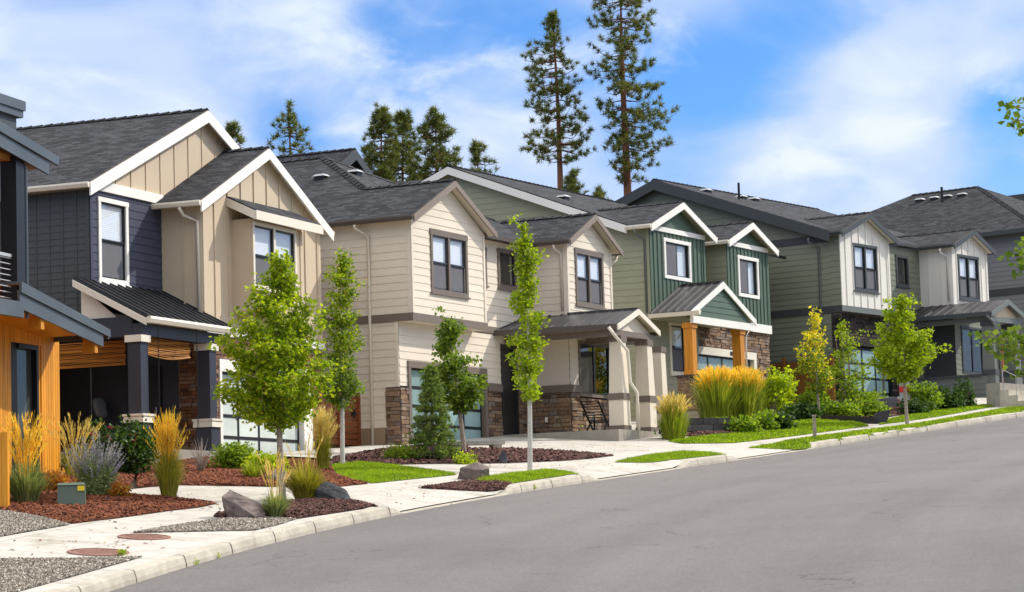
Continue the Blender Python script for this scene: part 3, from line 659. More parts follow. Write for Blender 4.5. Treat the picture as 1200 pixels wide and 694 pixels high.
def window(H, wall, a0, a1, z0, z1, trim='white', frame='black', style='double', tw=.10, sill=True, blind=.5, name='window', head=None):
    """window set in a hole of the wall: trim boards outside, sash frames, real glass, sill, blind; returns the hole"""
    head = head or tw; h0, h1, q0, q1 = a0 + tw, a1 - tw, z0 + tw, z1 - head
    mb = MB()
    if tw > .02:
        wall.bar(mb, a0, h0, q0, q1, -.01, .045, 0); wall.bar(mb, h1, a1, q0, q1, -.01, .045, 0)
        wall.bar(mb, a0 - .02, a1 + .02, q1, z1, -.01, .05, 0); wall.bar(mb, a0, a1, z0, q0, -.01, .042, 0)
    panes, scr = MB(), MB(); fw = .045
    def sash(l, r, b, t, dep, screen=False):
        wall.bar(mb, l, l + fw, b, t, dep - .05, dep, 1); wall.bar(mb, r - fw, r, b, t, dep - .05, dep, 1)
        wall.bar(mb, l + fw, r - fw, b, b + fw, dep - .05, dep, 1); wall.bar(mb, l + fw, r - fw, t - fw, t, dep - .05, dep, 1)
        panes.face([wall.P(l + fw, b + fw, dep - .025), wall.P(r - fw, b + fw, dep - .025), wall.P(r - fw, t - fw, dep - .025), wall.P(l + fw, t - fw, dep - .025)])
        if screen: scr.face([wall.P(l + fw, b + fw, dep - .008), wall.P(r - fw, b + fw, dep - .008), wall.P(r - fw, t - fw, dep - .008), wall.P(l + fw, t - fw, dep - .008)])
    mid = (q0 + q1) / 2; c = (h0 + h1) / 2
    if style in ('double', 'single'):
        cols = [(h0, c - .05), (c + .05, h1)] if style == 'double' else [(h0, h1)]
        if style == 'double': wall.bar(mb, c - .05, c + .05, q0, q1, -.02, .035, 0)
        for l, r in cols: sash(l, r, mid - .02, q1, .005); sash(l, r, q0, mid + .02, -.03, True)
    elif style == 'slider': sash(h0, c + .02, q0, q1, .0, True); sash(c - .02, h1, q0, q1, -.04)
    elif style == 'picture2': sash(h0, c, q0, q1, .0); sash(c, h1, q0, q1, .0)
    else: sash(h0, h1, q0, q1, 0)
    wo = H.add(mb, name, [M[trim], M[frame]])
    H.add(panes, 'pane', M['glass'], wo)
    if scr.f: H.add(scr, 'insect_screen', M['screen'], wo)
    if sill:
        sb = MB(); wall.bar(sb, a0 - .05, a1 + .05, z0 - .05, z0, -.01, .075); H.add(sb, 'sill', M[trim], wo)
    rb = MB(); d = -.42
    rb.face([wall.P(h0 - .06, q0 - .06, d), wall.P(h1 + .06, q0 - .06, d), wall.P(h1 + .06, q1 + .06, d), wall.P(h0 - .06, q1 + .06, d)])
    for p, q in (((h0 - .06, q0 - .06), (h1 + .06, q0 - .06)), ((h1 + .06, q0 - .06), (h1 + .06, q1 + .06)), ((h1 + .06, q1 + .06), (h0 - .06, q1 + .06)), ((h0 - .06, q1 + .06), (h0 - .06, q0 - .06))):
        rb.face([wall.P(*p, -.06), wall.P(*q, -.06), wall.P(*q, d), wall.P(*p, d)])
    H.add(rb, 'dark_room', M['room'], wo)
    if blind:
        bb = MB(); zt = q1; n = int((q1 - q0) * blind / .045)
        if style == 'slider':
            for i in range(int((q1 - q0) / .05)): wall.bar(bb, c, h1, q1 - (i + 1) * .05 + .006, q1 - i * .05, -.13, -.115)
        else:
            for i in range(n): wall.bar(bb, h0 + .03, h1 - .03, zt - (i + 1) * .045 + .004, zt - i * .045, -.085, -.07)
        H.add(bb, 'blind', M['blind'], wo)
    wall.holes.append((h0, h1, q0, q1))
    return wo
def roof_quad(mb, eL, eR, rR, rL, th=.11, mi=0, under=1, edge=2):
    """sloping slab; eave points eL, eR and ridge points rR, rL; UV in metres for the shingle courses"""
    eL, eR, rR, rL = map(Vector, (eL, eR, rR, rL)); dn = Vector((0, 0, -th)); ax = (eR - eL).normalized(); up = ((rL - eL) - (rL - eL).dot(ax) * ax).normalized()
    uv = [((p - eL).dot(ax), (p - eL).dot(up)) for p in (eL, eR, rR, rL)]
    mb.face([eL, eR, rR, rL], mi, uv); mb.face([rL + dn, rR + dn, eR + dn, eL + dn], under)
    for a, b in ((eL, eR), (eR, rR), (rR, rL), (rL, eL)): mb.face([a + dn, b + dn, b, a], edge)
def roof_tri(mb, pts, th=.11, mi=0, under=1, edge=2):
    a, b, c = map(Vector, pts); ax = (b - a).normalized(); up = ((c - a) - (c - a).dot(ax) * ax).normalized(); dn = Vector((0, 0, -th))
    mb.face([a, b, c], mi, [((p - a).dot(ax), (p - a).dot(up)) for p in (a, b, c)]); mb.face([c + dn, b + dn, a + dn], under)
    for p, q in ((a, b), (b, c), (c, a)): mb.face([p + dn, q + dn, q, p], edge)
def caps(mb, p, q, w=.13, step=.16, rise_=.035, mi=0):
    """ridge or hip cap shingles"""
    p, q = Vector(p), Vector(q); d = q - p; L = d.length; d.normalize(); s = d.cross(Vector((0, 0, 1))).normalized(); n = int(L / step); up = s.cross(d)
    if up.z < 0: up = -up
    for i in range(n):
        a = p + d * (i * step); b = p + d * (i * step + step * 1.1); h = rise_ + .012 * (i % 2)
        mb.face([a - s * w - up * .06 + up * h, b - s * w - up * .06 + up * (h - .015), b + up * (h - .005), a + up * (h + .012)], mi, [(i * .3, 0), (i * .3 + .1, 0), (i * .3 + .1, .1), (i * .3, .1)])
        mb.face([a + up * (h + .012), b + up * (h - .005), b + s * w - up * .06 + up * (h - .015), a + s * w - up * .06 + up * h], mi, [(i * .3, 0), (i * .3 + .1, 0), (i * .3 + .1, .1), (i * .3, .1)])
def gable(H, uL, uR, zE, zR, vF, vB, roofm='roof', fasc='white', gut='ivory', fd=.24, name='gable_roof', gutters='LR', under='white', gvB=None, cap=True):
    """front-facing gable: ridge along y at the middle; rake boards at the front, gutters along both eaves"""
    uc = (uL + uR) / 2; mb = MB()
    roof_quad(mb, (uL, vB, zE), (uL, vF, zE), (uc, vF, zR), (uc, vB, zR)); roof_quad(mb, (uR, vF, zE), (uR, vB, zE), (uc, vB, zR), (uc, vF, zR))
    if cap: caps(mb, (uc, vF, zR), (uc, vB, zR))
    ro = H.add(mb, name, [M[roofm], M[under], M['brownfascia' if roofm != 'mroof3' else roofm]])
    rb = MB(); t = .045
    sl = (zR - zE) / (uc - uL)
    for a, b in ((uL, uc), (uR, uc)):
        za, zb = zE - .035, zR - .035
        rb.prism([(a, vF - t, za), (b, vF - t, zb), (b, vF - t, zb - fd), (a, vF - t, za - fd)], (0, t - .003, 0))
    H.add(rb, 'rake_board', M[fasc], ro)
    for side in gutters:
        g = MB(); u = uL if side == 'L' else uR; sgn = -1 if side == 'L' else 1; ve = vB if gvB is None else gvB
        prof = [(0, -.03), (.10, -.015), (.11, -.06), (.075, -.13), (.0, -.14)]
        g.prism([(u + sgn * x_, vF - .02, zE + z_) for x_, z_ in (prof if sgn > 0 else prof[::-1])], (0, ve - vF + .02, 0))
        H.add(g, 'gutter', M[gut], ro)
    return ro
def seams(mb, p0, p1, q0, q1, n, w=.024, h=.03, mi=0):
    """standing seams: ribs from eave line p0-p1 up to ridge line q0-q1"""
    p0, p1, q0, q1 = map(Vector, (p0, p1, q0, q1))
    for i in range(n + 1):
        f = (i + .02) / (n + .04); a = p0.lerp(p1, f); b = q0.lerp(q1, f); d = (b - a).normalized(); s = (p1 - p0).normalized() * (w / 2); up = Vector((0, 0, h))
        mb.hexa([a - s, a + s, b + s, b - s, a - s + up, a + s + up, b + s + up, b - s + up], mi)
def downpipe(H, pts, mat, parent=None, r=.042):
    mb = MB(); mb.tube(pts, r, 8); return H.add(mb, 'downpipe', M[mat], parent, True)
def vent(H, p, parent, slope=(0, 0)):
    """square roof vent: flashing, throat and hood"""
    x, y, z = p; mb = MB(); mb.box(x - .16, x + .16, y - .16, y + .16, z - .12, z + .05, 0); mb.hexa([(x - .21, y - .21, z + .05), (x + .21, y - .21, z + .05), (x + .21, y + .21, z + .05), (x - .21, y + .21, z + .05), (x - .13, y - .13, z + .12), (x + .13, y - .13, z + .12), (x + .13, y + .13, z + .12), (x - .13, y + .13, z + .12)], 1)
    return H.add(mb, 'roof_vent', [M['black'], M['galv']], parent)
def glass_door(H, wall, a0, a1, z0, z1, cols, rows, glass, frame='black', dep=-.10, name='garage_door'):
    mb = MB(); pn = MB(); cw = (a1 - a0) / cols; rh = (z1 - z0) / rows
    for i in range(cols + 1): wall.bar(mb, a0 + i * cw - .035, a0 + i * cw + .035, z0, z1, dep - .03, dep + .012)
    for j in range(rows + 1):
        z = z0 + j * rh
        wall.bar(mb, a0, a1, z - .04, z + .04, dep - .03, dep + .009)
    for i in range(cols):
        for j in range(rows): pn.face([wall.P(a0 + i*cw + .03, z0 + j*rh + .035, dep - .008), wall.P(a0 + (i+1)*cw - .03, z0 + j*rh + .035, dep - .008), wall.P(a0 + (i+1)*cw - .03, z0 + (j+1)*rh - .035, dep - .008), wall.P(a0 + i*cw + .03, z0 + (j+1)*rh - .035, dep - .008)])
    d = H.add(mb, name, M[frame]); H.add(pn, 'pane', M[glass], d); wall.holes.append((a0 - .03, a1 + .03, z0 - .02, z1 + .04)); return d
M['dimglass'] = paint('dim_green_glass', (.055, .066, .060), .12, .15)
M['rake'] = paint('pale_taupe_rake', (.23, .185, .145), .5, .06)
rnd = random.Random(11)
# extend gable(): separate back ends for ridge and eaves, so that valleys and hips meet on one line
def bay_gable(H, uL, uR, zE, zR, vF, vBr, vBe, roofm, fasc, gut, fd=.24, under='white', gutters='LR', name='gable_roof'):
    uc = (uL + uR) / 2; mb = MB()
    roof_quad(mb, (uL, vBe, zE), (uL, vF, zE), (uc, vF, zR), (uc, vBr, zR)); roof_quad(mb, (uR, vF, zE), (uR, vBe, zE), (uc, vBr, zR), (uc, vF, zR))
    caps(mb, (uc, vF, zR), (uc, vBr, zR)); ro = H.add(mb, name, [M[roofm], M[under], M['brownfascia']])
    rb = MB()
    for a, b in ((uL, uc), (uR, uc)): rb.prism([(a, vF - .045, zE - .035), (b, vF - .045, zR - .035), (b, vF - .045, zR - .035 - fd), (a, vF - .045, zE - .035 - fd)], (0, .042, 0))
    H.add(rb, 'rake_board', M[fasc], ro)
    for side in gutters:
        g = MB(); u = uL if side == 'L' else uR; sgn = -1 if side == 'L' else 1
        prof = [(0, -.03), (.10, -.015), (.11, -.06), (.075, -.14), (.0, -.15)]
        g.prism([(u + sgn * x_, vF - .02, zE + z_) for x_, z_ in (prof if sgn > 0 else prof[::-1])], (0, vBe - vF + .02, 0)); H.add(g, 'gutter', M[gut], ro)
    return ro
def bars(H, wall, name, mat, lst, parent=None):
    mb = MB()
    for a0, a1, z0, z1, d0, d1 in lst: wall.bar(mb, a0, a1, z0, z1, d0, d1)
    return H.add(mb, name, M[mat], parent)
# ================================================================== house one: navy and tan
h1 = House('navy_tan_house', 'navy blue and tan board-and-batten house with a black metal porch roof', 'house', 239, 400, 63, 21.85, 2.44)
mT = Wall((0, 0), 'front', [(0, 5.6), (6.55, 5.6), (6.55, 8.86), (3.275, 10.44), (0, 8.86)])
lowT = Wall((0, 0), 'front', [(0, 1.9), (6.55, 1.9), (6.55, 5.5), (0, 5.5)])
glass_door(h1, lowT, .78, 5.24, 2.46, 4.6, 4, 4, 'frost')
# box bay with its own little roof
bx = Wall((1.55, -.55), 'front', [(0, 6.25), (2.85, 6.25), (2.85, 8.5), (0, 8.5)])
window(h1, bx, .03, 2.45, 6.75, 8.44, 'ivory', 'black', 'double', .09, True, .62)
b = MB(); bx.flat(b); bx.reveal(b)
for x_ in (1.55, 4.40): Wall((x_, -.55), 'left' if x_ < 2 else 'right', [(0, 6.25), (.55, 6.25), (.55, 8.5), (0, 8.5)]).flat(b)
b.box(1.55, 4.4, -.55, 0, 6.17, 6.25)
for x_ in (1.56, 4.26): b.box(x_, x_ + .13, -.575, -.55, 6.25, 8.45)
h1.add(b, 'box_bay', M['tan'])
b = MB(); roof_quad(b, (1.3, -.82, 8.68), (5.05, -.82, 8.68), (5.05, .02, 9.1), (1.3, .02, 9.1), .05); ro = h1.add(b, 'bay_roof', [M['roof'], M['tan'], M['black']])
b = MB(); b.box(1.28, 5.07, -.86, -.825, 8.43, 8.66)
for x_ in (1.275, 5.035): b.prism([(x_, -.82, 8.43), (x_, -.82, 8.65), (x_, .0, 9.05), (x_, .0, 8.83)], (.04, 0, 0))
h1.add(b, 'fascia', M['ivory'], ro)
b = MB(); mT.holes.append((1.56, 4.39, 6.26, 8.49)); mT.flat(b); mT.battens(b, .72, .05, .03, 0, .62); mT.bar(b, 0, .14, 5.6, 8.86, 0, .035); mT.bar(b, 6.41, 6.55, 5.6, 8.86, 0, .035)
sT = Wall((0, 0), 'left', [(0, 5.6), (1.15, 5.6), (1.15, 8.7), (0, 8.7)]); sT.flat(b); sT.battens(b, .6, .05, .03, 0, .5); sT.bar(b, 0, .12, 5.6, 8.7, 0, .035)
Wall((6.55, 0), 'right', [(0, 2), (9, 2), (9, 8.7), (0, 8.7)]).flat(b)
h1.add(b, 'tan_wall', M['tan'])
b = MB(); lowT.holes += [(.66, 5.78, 2.3, 4.92)]; lowT.stone(b, rnd, 0, 1, .07, .12, .18, .40, .05)
Wall((0, 0), 'left', [(0, 1.9), (.7, 1.9), (.7, 5.5), (0, 5.5)]).stone(b, rnd, 0, 1, .07, .12, .18, .40, .05)
h1.add(b, 'stone_wall', [M['stone1'], M['mortar']])
bars(h1, lowT, 'garage_trim', 'white', [(.66, 5.78, 4.62, 4.92, -.02, .075), (5.27, 5.78, 2.2, 4.62, -.12, .07), (.66, .78, 2.2, 4.62, -.12, .07)])
bars(h1, mT, 'belt_trim', 'white', [(0.02, 6.57, 5.5, 5.68, 0, .09)])
bay_gable(h1, -.42, 6.97, 8.78, 10.57, -.2, 1.18, 1.14, 'roof', 'white', 'ivory', .27, gutters='LR')
downpipe(h1, [(-.5, .35, 8.6), (-.3, .35, 8.45), (-.06, .1, 8.3), (-.06, .08, 5.9)], 'ivory')
# main block behind the wing
mN = Wall((-3.4, 1.15), 'front', [(0, 5.9), (3.4, 5.9), (3.4, 8.9), (0, 8.9)])
window(h1, mN, .36, 1.74, 6.62, 8.66, 'white', 'black', 'single', .11, True, .5)
b = MB(); mN.lap(b, .2, .013); mN.reveal(b); mN.bar(b, 0, .1, 5.9, 8.9, 0, .03)
h1.add(b, 'navy_wall', M['navy'])
gz = lambda u: 8.92 + .44 * (u + 3.75)
mG = Wall((0, 1.15), 'front', [(-3.4, 8.94), (7.6, 8.94), (2.1, 11.36)])
b = MB(); mG.flat(b, 0, .01); mG.battens(b, .72, .05, .032, 0, .5); h1.add(b, 'gable_wall', M['tan'])
bars(h1, mG, 'gable_trim', 'white', [(-3.42, .02, 8.80, 9.04, .012, .07)])
bay_gable(h1, -3.75, 7.95, 8.92, 11.5, .93, 15, 15, 'roof', 'white', 'ivory', .30, gutters='L', name='main_roof')
sN = Wall((-3.4, 1.15), 'left', [(0, 1.9), (13.5, 1.9), (13.5, 8.78), (0, 8.78)], [(0.02, 3.4, 1.8, 5.5)])
b = MB(); sN.lap(b, .16, .01); sN.battens(b, .37, .04, .022, 0, .36); sN.bar(b, 0, .1, 5.6, 8.78, 0, .035); h1.add(b, 'side_wall', M['navyside'])
for uu, vv in ((-1.2, 4.2), (-.4, 9.4)): vent(h1, (uu, vv, gz(uu)), None)
# porch
b = MB(); zF, zW = 5.60, 6.62
roof_quad(b, (-4.15, -.8, zF), (.02, -.8, zF), (.02, 1.16, zW), (-4.15, 1.16, zW), .05, 0, 1, 0)
seams(b, (-4.1, -.8, zF), (0, -.8, zF), (-4.1, 1.15, zW), (0, 1.15, zW), 11, .03, .04, 2)
pr = h1.add(b, 'porch_roof', [M['mroof'], M['navytrim'], M['mroof']])
b = MB(); prof = [(-.8, zF - .03), (-.91, zF - .01), (-.93, zF - .07), (-.89, zF - .16), (-.8, zF - .17)]
b.prism([(-4.17, y_, z_) for y_, z_ in prof], (4.24, 0, 0)); h1.add(b, 'gutter', M['ivory'], pr)
b = MB(); b.prism([(-4.2, -.8, zF - .22), (-4.2, -.8, zF - .06), (-4.2, 1.15, zW - .06), (-4.2, 1.15, zW - .22)], (.045, 0, 0)); b.prism([(-3.9, .1, zF), (-3.9, 1.1, zW - .2), (-3.9, 1.1, zF)], (.05, 0, 0)); h1.add(b, 'rake_board', M['ivory'], pr)
u1 = h1.onv(162, 440, -.52)[0]; u2 = h1.onv(242.5, 440, -.52)[0]
b = MB(); b.box(-4.1, .0, -.66, -.38, 5.16, 5.44); b.box(-4.1, -3.78, -.37, 1.1, 5.16, 5.62); b.box(-4.05, -.02, -.36, 1.1, 5.44, 5.47); b.box(-3.38, -.02, 1.17, 4.5, 5.5, 5.56); h1.add(b, 'porch_beam', M['navytrim'], pr)
for u in (u1, u2):
    b = MB(); b.taper(u, -.52, 2.0, 3.16, .43, .43); b.taper(u, -.52, 3.16, 5.0, .34, .34); p = h1.add(b, 'porch_post', M['navytrim'])
    b = MB(); b.taper(u, -.52, 3.14, 3.29, .53, .51); b.taper(u, -.52, 3.29, 3.34, .56, .56); h1.add(b, 'band', M['ivory'], p)
    b = MB(); b.taper(u, -.52, 5.0, 5.16, .44, .44); h1.add(b, 'capital', M['ivory'], p)
b = MB(); b.box(-4.3, -.03, -.85, 4.5, 1.9, 2.55); h1.add(b, 'porch_floor', M['slab'])
b = MB(); Wall((-3.4, 4.5), 'front', [(0, 2.5), (3.4, 2.5), (3.4, 5.5), (0, 5.5)]).flat(b); Wall((-.01, .72), 'left', [(0, 2.5), (3.8, 2.5), (3.8, 5.5), (0, 5.5)]).flat(b); h1.add(b, 'porch_wall', M['navytrim'])
b = MB(); b.box(-.08, -.03, 1.2, 2.15, 2.55, 4.75); d = h1.add(b, 'front_door', M['black']); b = MB(); b.tube([(-.13, 1.3, 3.5), (-.13, 1.3, 3.75)], .015); h1.add(b, 'handle', M['galv'], d)
def rain_chain(H, u, v, z0, z1, parent):
    b = MB(); z = z1; i = 0
    while z > z0:
        r = .022; pts = [(u + r * math.cos(a) * (1 if i % 2 else .25), v + r * math.cos(a) * (.25 if i % 2 else 1), z - .05 + .05 * math.sin(a)) for a in [k * math.pi / 3 for k in range(7)]]
        b.tube(pts, .007, 4, cap=False); z -= .08; i += 1
    return H.add(b, 'rain_chain', M['black'], parent)
rain_chain(h1, h1.onv(185.5, 400, -.87)[0], -.87, 3.2, 5.43, pr); rain_chain(h1, h1.onv(230.5, 400, -.87)[0], -.87, 2.7, 5.43, pr)
def shade(H, p0, p1, z0, z1, sag, label):
    p0, p1 = Vector(p0), Vector(p1); n = int((z1 - z0) / .03); d = (p1 - p0).normalized(); s = Vector((-d.y, d.x)); b = MB()
    for i in range(n):
        za = z1 - i * .03; pts = []
        for k in range(7):
            f = k / 6; dz = -sag * (1 - (2*f - 1) ** 2) * (i / n) + .01 * math.sin(i * 1.7 + k); pts.append(H.w(*(p0.lerp(p1, f) + s * .02 * math.sin(i * .9 + k))[:2], za + dz))
        b.tube(pts, .015, 4)
    o = b.build('bamboo_shade', M['bamboo']); return tag(o, label, 'blind', 'bamboo shades on the porch')
shade(h1, (u1 + .2, -.48), (h1.onv(222, 400, -.48)[0], -.48), 4.72, 5.14, .08, 'orange bamboo shade rolled halfway between the two navy porch posts')
shade(h1, (-3.45, .2), (-3.45, 4.3), 4.55, 5.12, .03, 'orange bamboo shade on the open left side of the navy porch')
# ================================================================== house two: cream lap siding
h2 = House('cream_house', 'cream lap-sided house with taupe trim, ledge stone base and glass garage door', 'house', 483, 366, 70, 26.31, 2.97)
ZE, SL = 9.20, .49
w1 = Wall((0, 0), 'front', [(0, 6.53), (4.45, 6.53), (4.45, 9.12), (2.22, 10.28), (0, 9.12)])
window(h2, w1, 1.12, 3.34, 7.18, 8.97, 'taupe', 'bronze', 'double', .11, True, .5, head=.17)
b = MB(); w1.lap(b, .215, .013); w1.reveal(b); w1.bar(b, 0, .1, 6.53, 9.1, 0, .035); w1.bar(b, 4.35, 4.45, 6.53, 9.1, 0, .035)
wS = Wall((0, 0), 'left', [(0, 6.53), (14, 6.53), (14, 9.1), (0, 9.1)]); wS.lap(b, .215, .013); wS.bar(b, 0, .1, 6.53, 9.1, 0, .035)
Wall((4.45, 0), 'right', [(0, 6.33), (.45, 6.33), (.45, 9.1), (0, 9.1)]).flat(b)
lS = Wall((0, .45), 'left', [(0, 3.42), (13.5, 3.42), (13.5, 6.31), (0, 6.31)], [(0.0, .42, 3.3, 4.52)]); lS.lap(b, .215, .013); lS.bar(b, 0, .09, 4.52, 6.31, 0, .035)
lF = Wall((0, .45), 'front', [(0, 2.5), (7.93, 2.5), (7.93, 6.31), (0, 6.31)])
glass_door(h2, lF, .6, 5.05, 3.0, 5.06, 4, 4, 'frost2', 'black')
lF.holes += [(.0, .46, 2.4, 4.55), (5.22, 7.93, 2.4, 4.72), (6.2, 7.25, 3.3, 6.05), (.44, 5.22, 2.4, 5.24)]
lF.lap(b, .215, .013); b.box(.0, 4.45, 0.0, .45, 6.31, 6.33)
mW = Wall((4.45, .45), 'front', [(0, 6.53), (3.48, 6.53), (3.48, 9.1), (0, 9.1)])
window(h2, mW, .30, .98, 7.72, 8.85, 'taupe', 'bronze', 'picture', .10, True, 0); window(h2, mW, 1.72, 2.98, 7.72, 8.92, 'taupe', 'bronze', 'picture', .12, True, 0)
mW.lap(b, .215, .013); mW.reveal(b)
w2 = Wall((7.93, -1), 'front', [(0, 6.9), (3.27, 6.9), (3.27, 9.12), (1.635, 9.98), (0, 9.12)])
window(h2, w2, .58, 2.62, 7.30, 9.02, 'taupe', 'bronze', 'double', .11, True, .5, head=.15)
w2.lap(b, .215, .013); w2.reveal(b); w2.bar(b, 0, .1, 6.9, 9.1, 0, .035); w2.bar(b, 3.17, 3.27, 6.9, 9.1, 0, .035)
s2 = Wall((7.93, -1), 'left', [(0, 4.72), (1.45, 4.72), (1.45, 9.1), (0, 9.1)], [(0, 1.45, 4.7, 6.9)]); s2.lap(b, .215, .013); s2.bar(b, 0, .1, 6.9, 9.1, 0, .035)
Wall((7.93, -1), 'left', [(0, 4.72), (1.45, 4.72), (1.45, 6.9), (0, 6.9)]).flat(b, 0, .012)
l2 = Wall((7.93, -1), 'front', [(0, 2.9), (3.27, 2.9), (3.27, 6.9), (0, 6.9)])
window(h2, l2, .62, 2.98, 4.52, 6.22, 'taupe', 'bronze', 'picture2', .09, False, 0)
l2.holes += [(0, 3.27, 2.9, 4.72 - .2)]; l2.lap(b, .215, .013)
Wall((11.2, -1), 'right', [(0, 2.9), (14, 2.9), (14, 9.1), (0, 9.1)]).flat(b)
h2.add(b, 'lap_wall', M['cream'])
b = MB(); Wall((0, .45), 'left', [(0, 2.4), (.44, 2.4), (.44, 4.5), (0, 4.5)]).stone(b, rnd, 0, 1, .08, .16, .16, .42); Wall((0, .45), 'front', [(0, 2.4), (.44, 2.4), (.44, 4.5), (0, 4.5)]).stone(b, rnd, 0, 1, .08, .16, .16, .42)
h2.add(b, 'stone_wall', [M['stone2'], M['mortar']]); b = MB(); Wall((5.25, .45), 'front', [(0, 2.6), (.93, 2.6), (.93, 4.62), (0, 4.62)]).stone(b, rnd); h2.add(b, 'stone_wall', [M['stone2'], M['mortar']]); b = MB(); Wall((7.27, .45), 'front', [(0, 2.6), (.62, 2.6), (.62, 4.62), (0, 4.62)]).stone(b, rnd)
Wall((7.93, -1), 'left', [(0, 2.9), (1.4, 2.9), (1.4, 4.62), (0, 4.62)]).stone(b, rnd); l2s = Wall((7.93, -1), 'front', [(0, 2.9), (3.27, 2.9), (3.27, 4.62), (0, 4.62)], [(.60, 3.0, 4.46, 4.8)]); l2s.stone(b, rnd)
h2.add(b, 'stone_wall', [M['stone2'], M['mortar']])
b = MB(); b.box(-.03, .0, .92, 13.5, 2.3, 3.42); b.box(0, .5, .47, .9, 2.2, 2.5); h2.add(b, 'foundation', M['found'])
bars(h2, w1, 'belt_trim', 'taupe', [(-.04, 4.49, 6.31, 6.53, 0, .045)]); bars(h2, wS, 'belt_trim', 'taupe', [(-.04, 14, 6.31, 6.53, 0, .045)])
bars(h2, mW, 'belt_trim', 'taupe', [(.05, 3.4, 6.33, 6.53, 0, .04)])
bars(h2, lF, 'garage_trim', 'taupe', [(.44, 5.22, 5.07, 5.26, -.02, .06), (.44, .59, 2.4, 5.07, -.12, .055), (5.06, 5.22, 2.4, 5.07, -.12, .055)])
bars(h2, lF, 'stone_cap', 'taupe', [(5.24, 6.14, 4.62, 4.84, 0, .085)]); bars(h2, lF, 'stone_cap', 'taupe', [(7.3, 7.92, 4.62, 4.84, 0, .085)])
bars(h2, Wall((7.93, -1), 'left', [(0, 0), (1, 0), (1, 1)]), 'stone_cap', 'taupe', [(-.08, 1.35, 4.62, 4.84, 0, .085)]); bars(h2, l2, 'stone_cap', 'taupe', [(-.02, .60, 4.62, 4.84, 0, .085)]); bars(h2, l2, 'stone_cap', 'taupe', [(3.0, 3.3, 4.62, 4.84, 0, .085)])
b = MB(); lF.bar(b, 6.2, 6.28, 3.32, 6.05, -.1, .05); lF.bar(b, 7.17, 7.25, 3.32, 6.05, -.1, .05); lF.bar(b, 6.28, 7.17, 5.93, 6.05, -.1, .05); lF.bar(b, 6.28, 7.17, 3.30, 5.93, -.12, -.06); d = h2.add(b, 'front_door', M['bronze'])
b = MB(); lF.bar(b, 6.98, 7.01, 4.25, 4.5, -.06, -.02); h2.add(b, 'handle', M['steel'], d)
tipu, hipv = 5.6, 6.0; zT = ZE + SL * 5.9
b = MB(); roof_quad(b, (-.3, 15, ZE), (-.3, .1, ZE), (5.6, 6.0, zT), (5.6, 15, zT)); roof_tri(b, ((-.3, .1, ZE), (11.5, .1, ZE), (5.6, 6.0, zT))); roof_quad(b, (11.5, .1, ZE), (11.5, 15, ZE), (5.6, 15, zT), (5.6, 6.0, zT))
caps(b, (2.22, 2.62, ZE + SL * 2.52), (5.6, 6.0, zT)); caps(b, (5.6, 6.0, zT), (5.6, 15, zT)); caps(b, (9.565, 2.03, 10.15), (5.6, 6.0, zT))
ro = h2.add(b, 'main_roof', [M['roof'], M['cream'], M['brownfascia']])
b = MB(); b.prism([(u_, .1, ZE + z_) for u_, z_ in [(-.3, -.15), (-.375, -.14), (-.41, -.06), (-.40, -.015), (-.3, -.03)]], (0, 14.8, 0)); b.box(4.4, 7.9, .0, .1, ZE - .15, ZE - .02); h2.add(b, 'gutter', M['brownfascia'], ro)
bay_gable(h2, -.3, 4.74, ZE, ZE + SL * 2.52, -.27, 2.62, .1, 'roof', 'rake', 'brownfascia', .17, 'cream', 'L')
bay_gable(h2, 7.63, 11.5, ZE, ZE + SL * 1.935, -1.27, 2.03, .1, 'roof', 'rake', 'brownfascia', .17, 'cream', 'LR')
downpipe(h2, [(-.36, 1.55, 9.05), (-.34, 1.55, 8.95), (-.07, 1.3, 8.75), (-.07, 1.3, 6.6), (-.07, 1.3, 2.6)], 'cream')
downpipe(h2, [(7.6, -.75, 9.05), (7.62, -.75, 8.95), (7.86, -.85, 8.8), (7.86, -.85, 7.1)], 'cream'); downpipe(h2, [(11.58, -1.05, 9.05), (11.5, -1.05, 8.9), (11.27, -.95, 8.75), (11.27, -.95, 4)], 'cream')
vent(h2, (3.6, 4.0 + .9, ZE + SL * 3.9), ro); vent(h2, (4.9, 4.5, ZE + SL * 4.4), ro)
b = MB(); b.tube([(3.4, 6.2, ZE + SL * 3.6), (3.4, 6.2, ZE + SL * 3.6 + .45)], .05, 8); h2.add(b, 'vent_pipe', M['black'], ro)
# porch of the cream house: gable roof of standing seam, ridge along the depth
PE, PRz, PF = 6.42, 6.95, -3.3
b = MB(); roof_quad(b, (5.85, .44, PE), (6.4, PF, PE), (7.9, PF, PRz), (7.9, .44, PRz), .05, 0, 1, 0); roof_quad(b, (9.4, PF, PE), (9.4, -1.02, PE), (7.9, -1.02, PRz), (7.9, PF, PRz), .05, 0, 1, 0)
seams(b, (5.87, .4, PE), (6.4, PF, PE), (7.9, .4, PRz), (7.9, PF, PRz), 9, .026, .032, 0); b.box(7.84, 7.96, PF, -1.02, PRz - .02, PRz + .05)
pr = h2.add(b, 'porch_roof', [M['mroof2'], M['cream']])
b = MB(); b.prism([(5.76, .44, PE - .16), (5.85, .44, PE - .16), (6.4, PF, PE - .16), (6.31, PF, PE - .16)], (0, 0, .16)); b.box(9.4, 9.49, PF, -1.02, PE - .16, PE); h2.add(b, 'gutter', M['brownfascia'], pr)
b = MB()
for a in (6.34, 9.45): b.prism([(a, PF - .05, PE - .02), (7.9, PF - .05, PRz - .0), (7.9, PF - .05, PRz - .16), (a, PF - .05, PE - .18)], (0, .047, 0))
h2.add(b, 'rake_board', M['ivory'], pr)
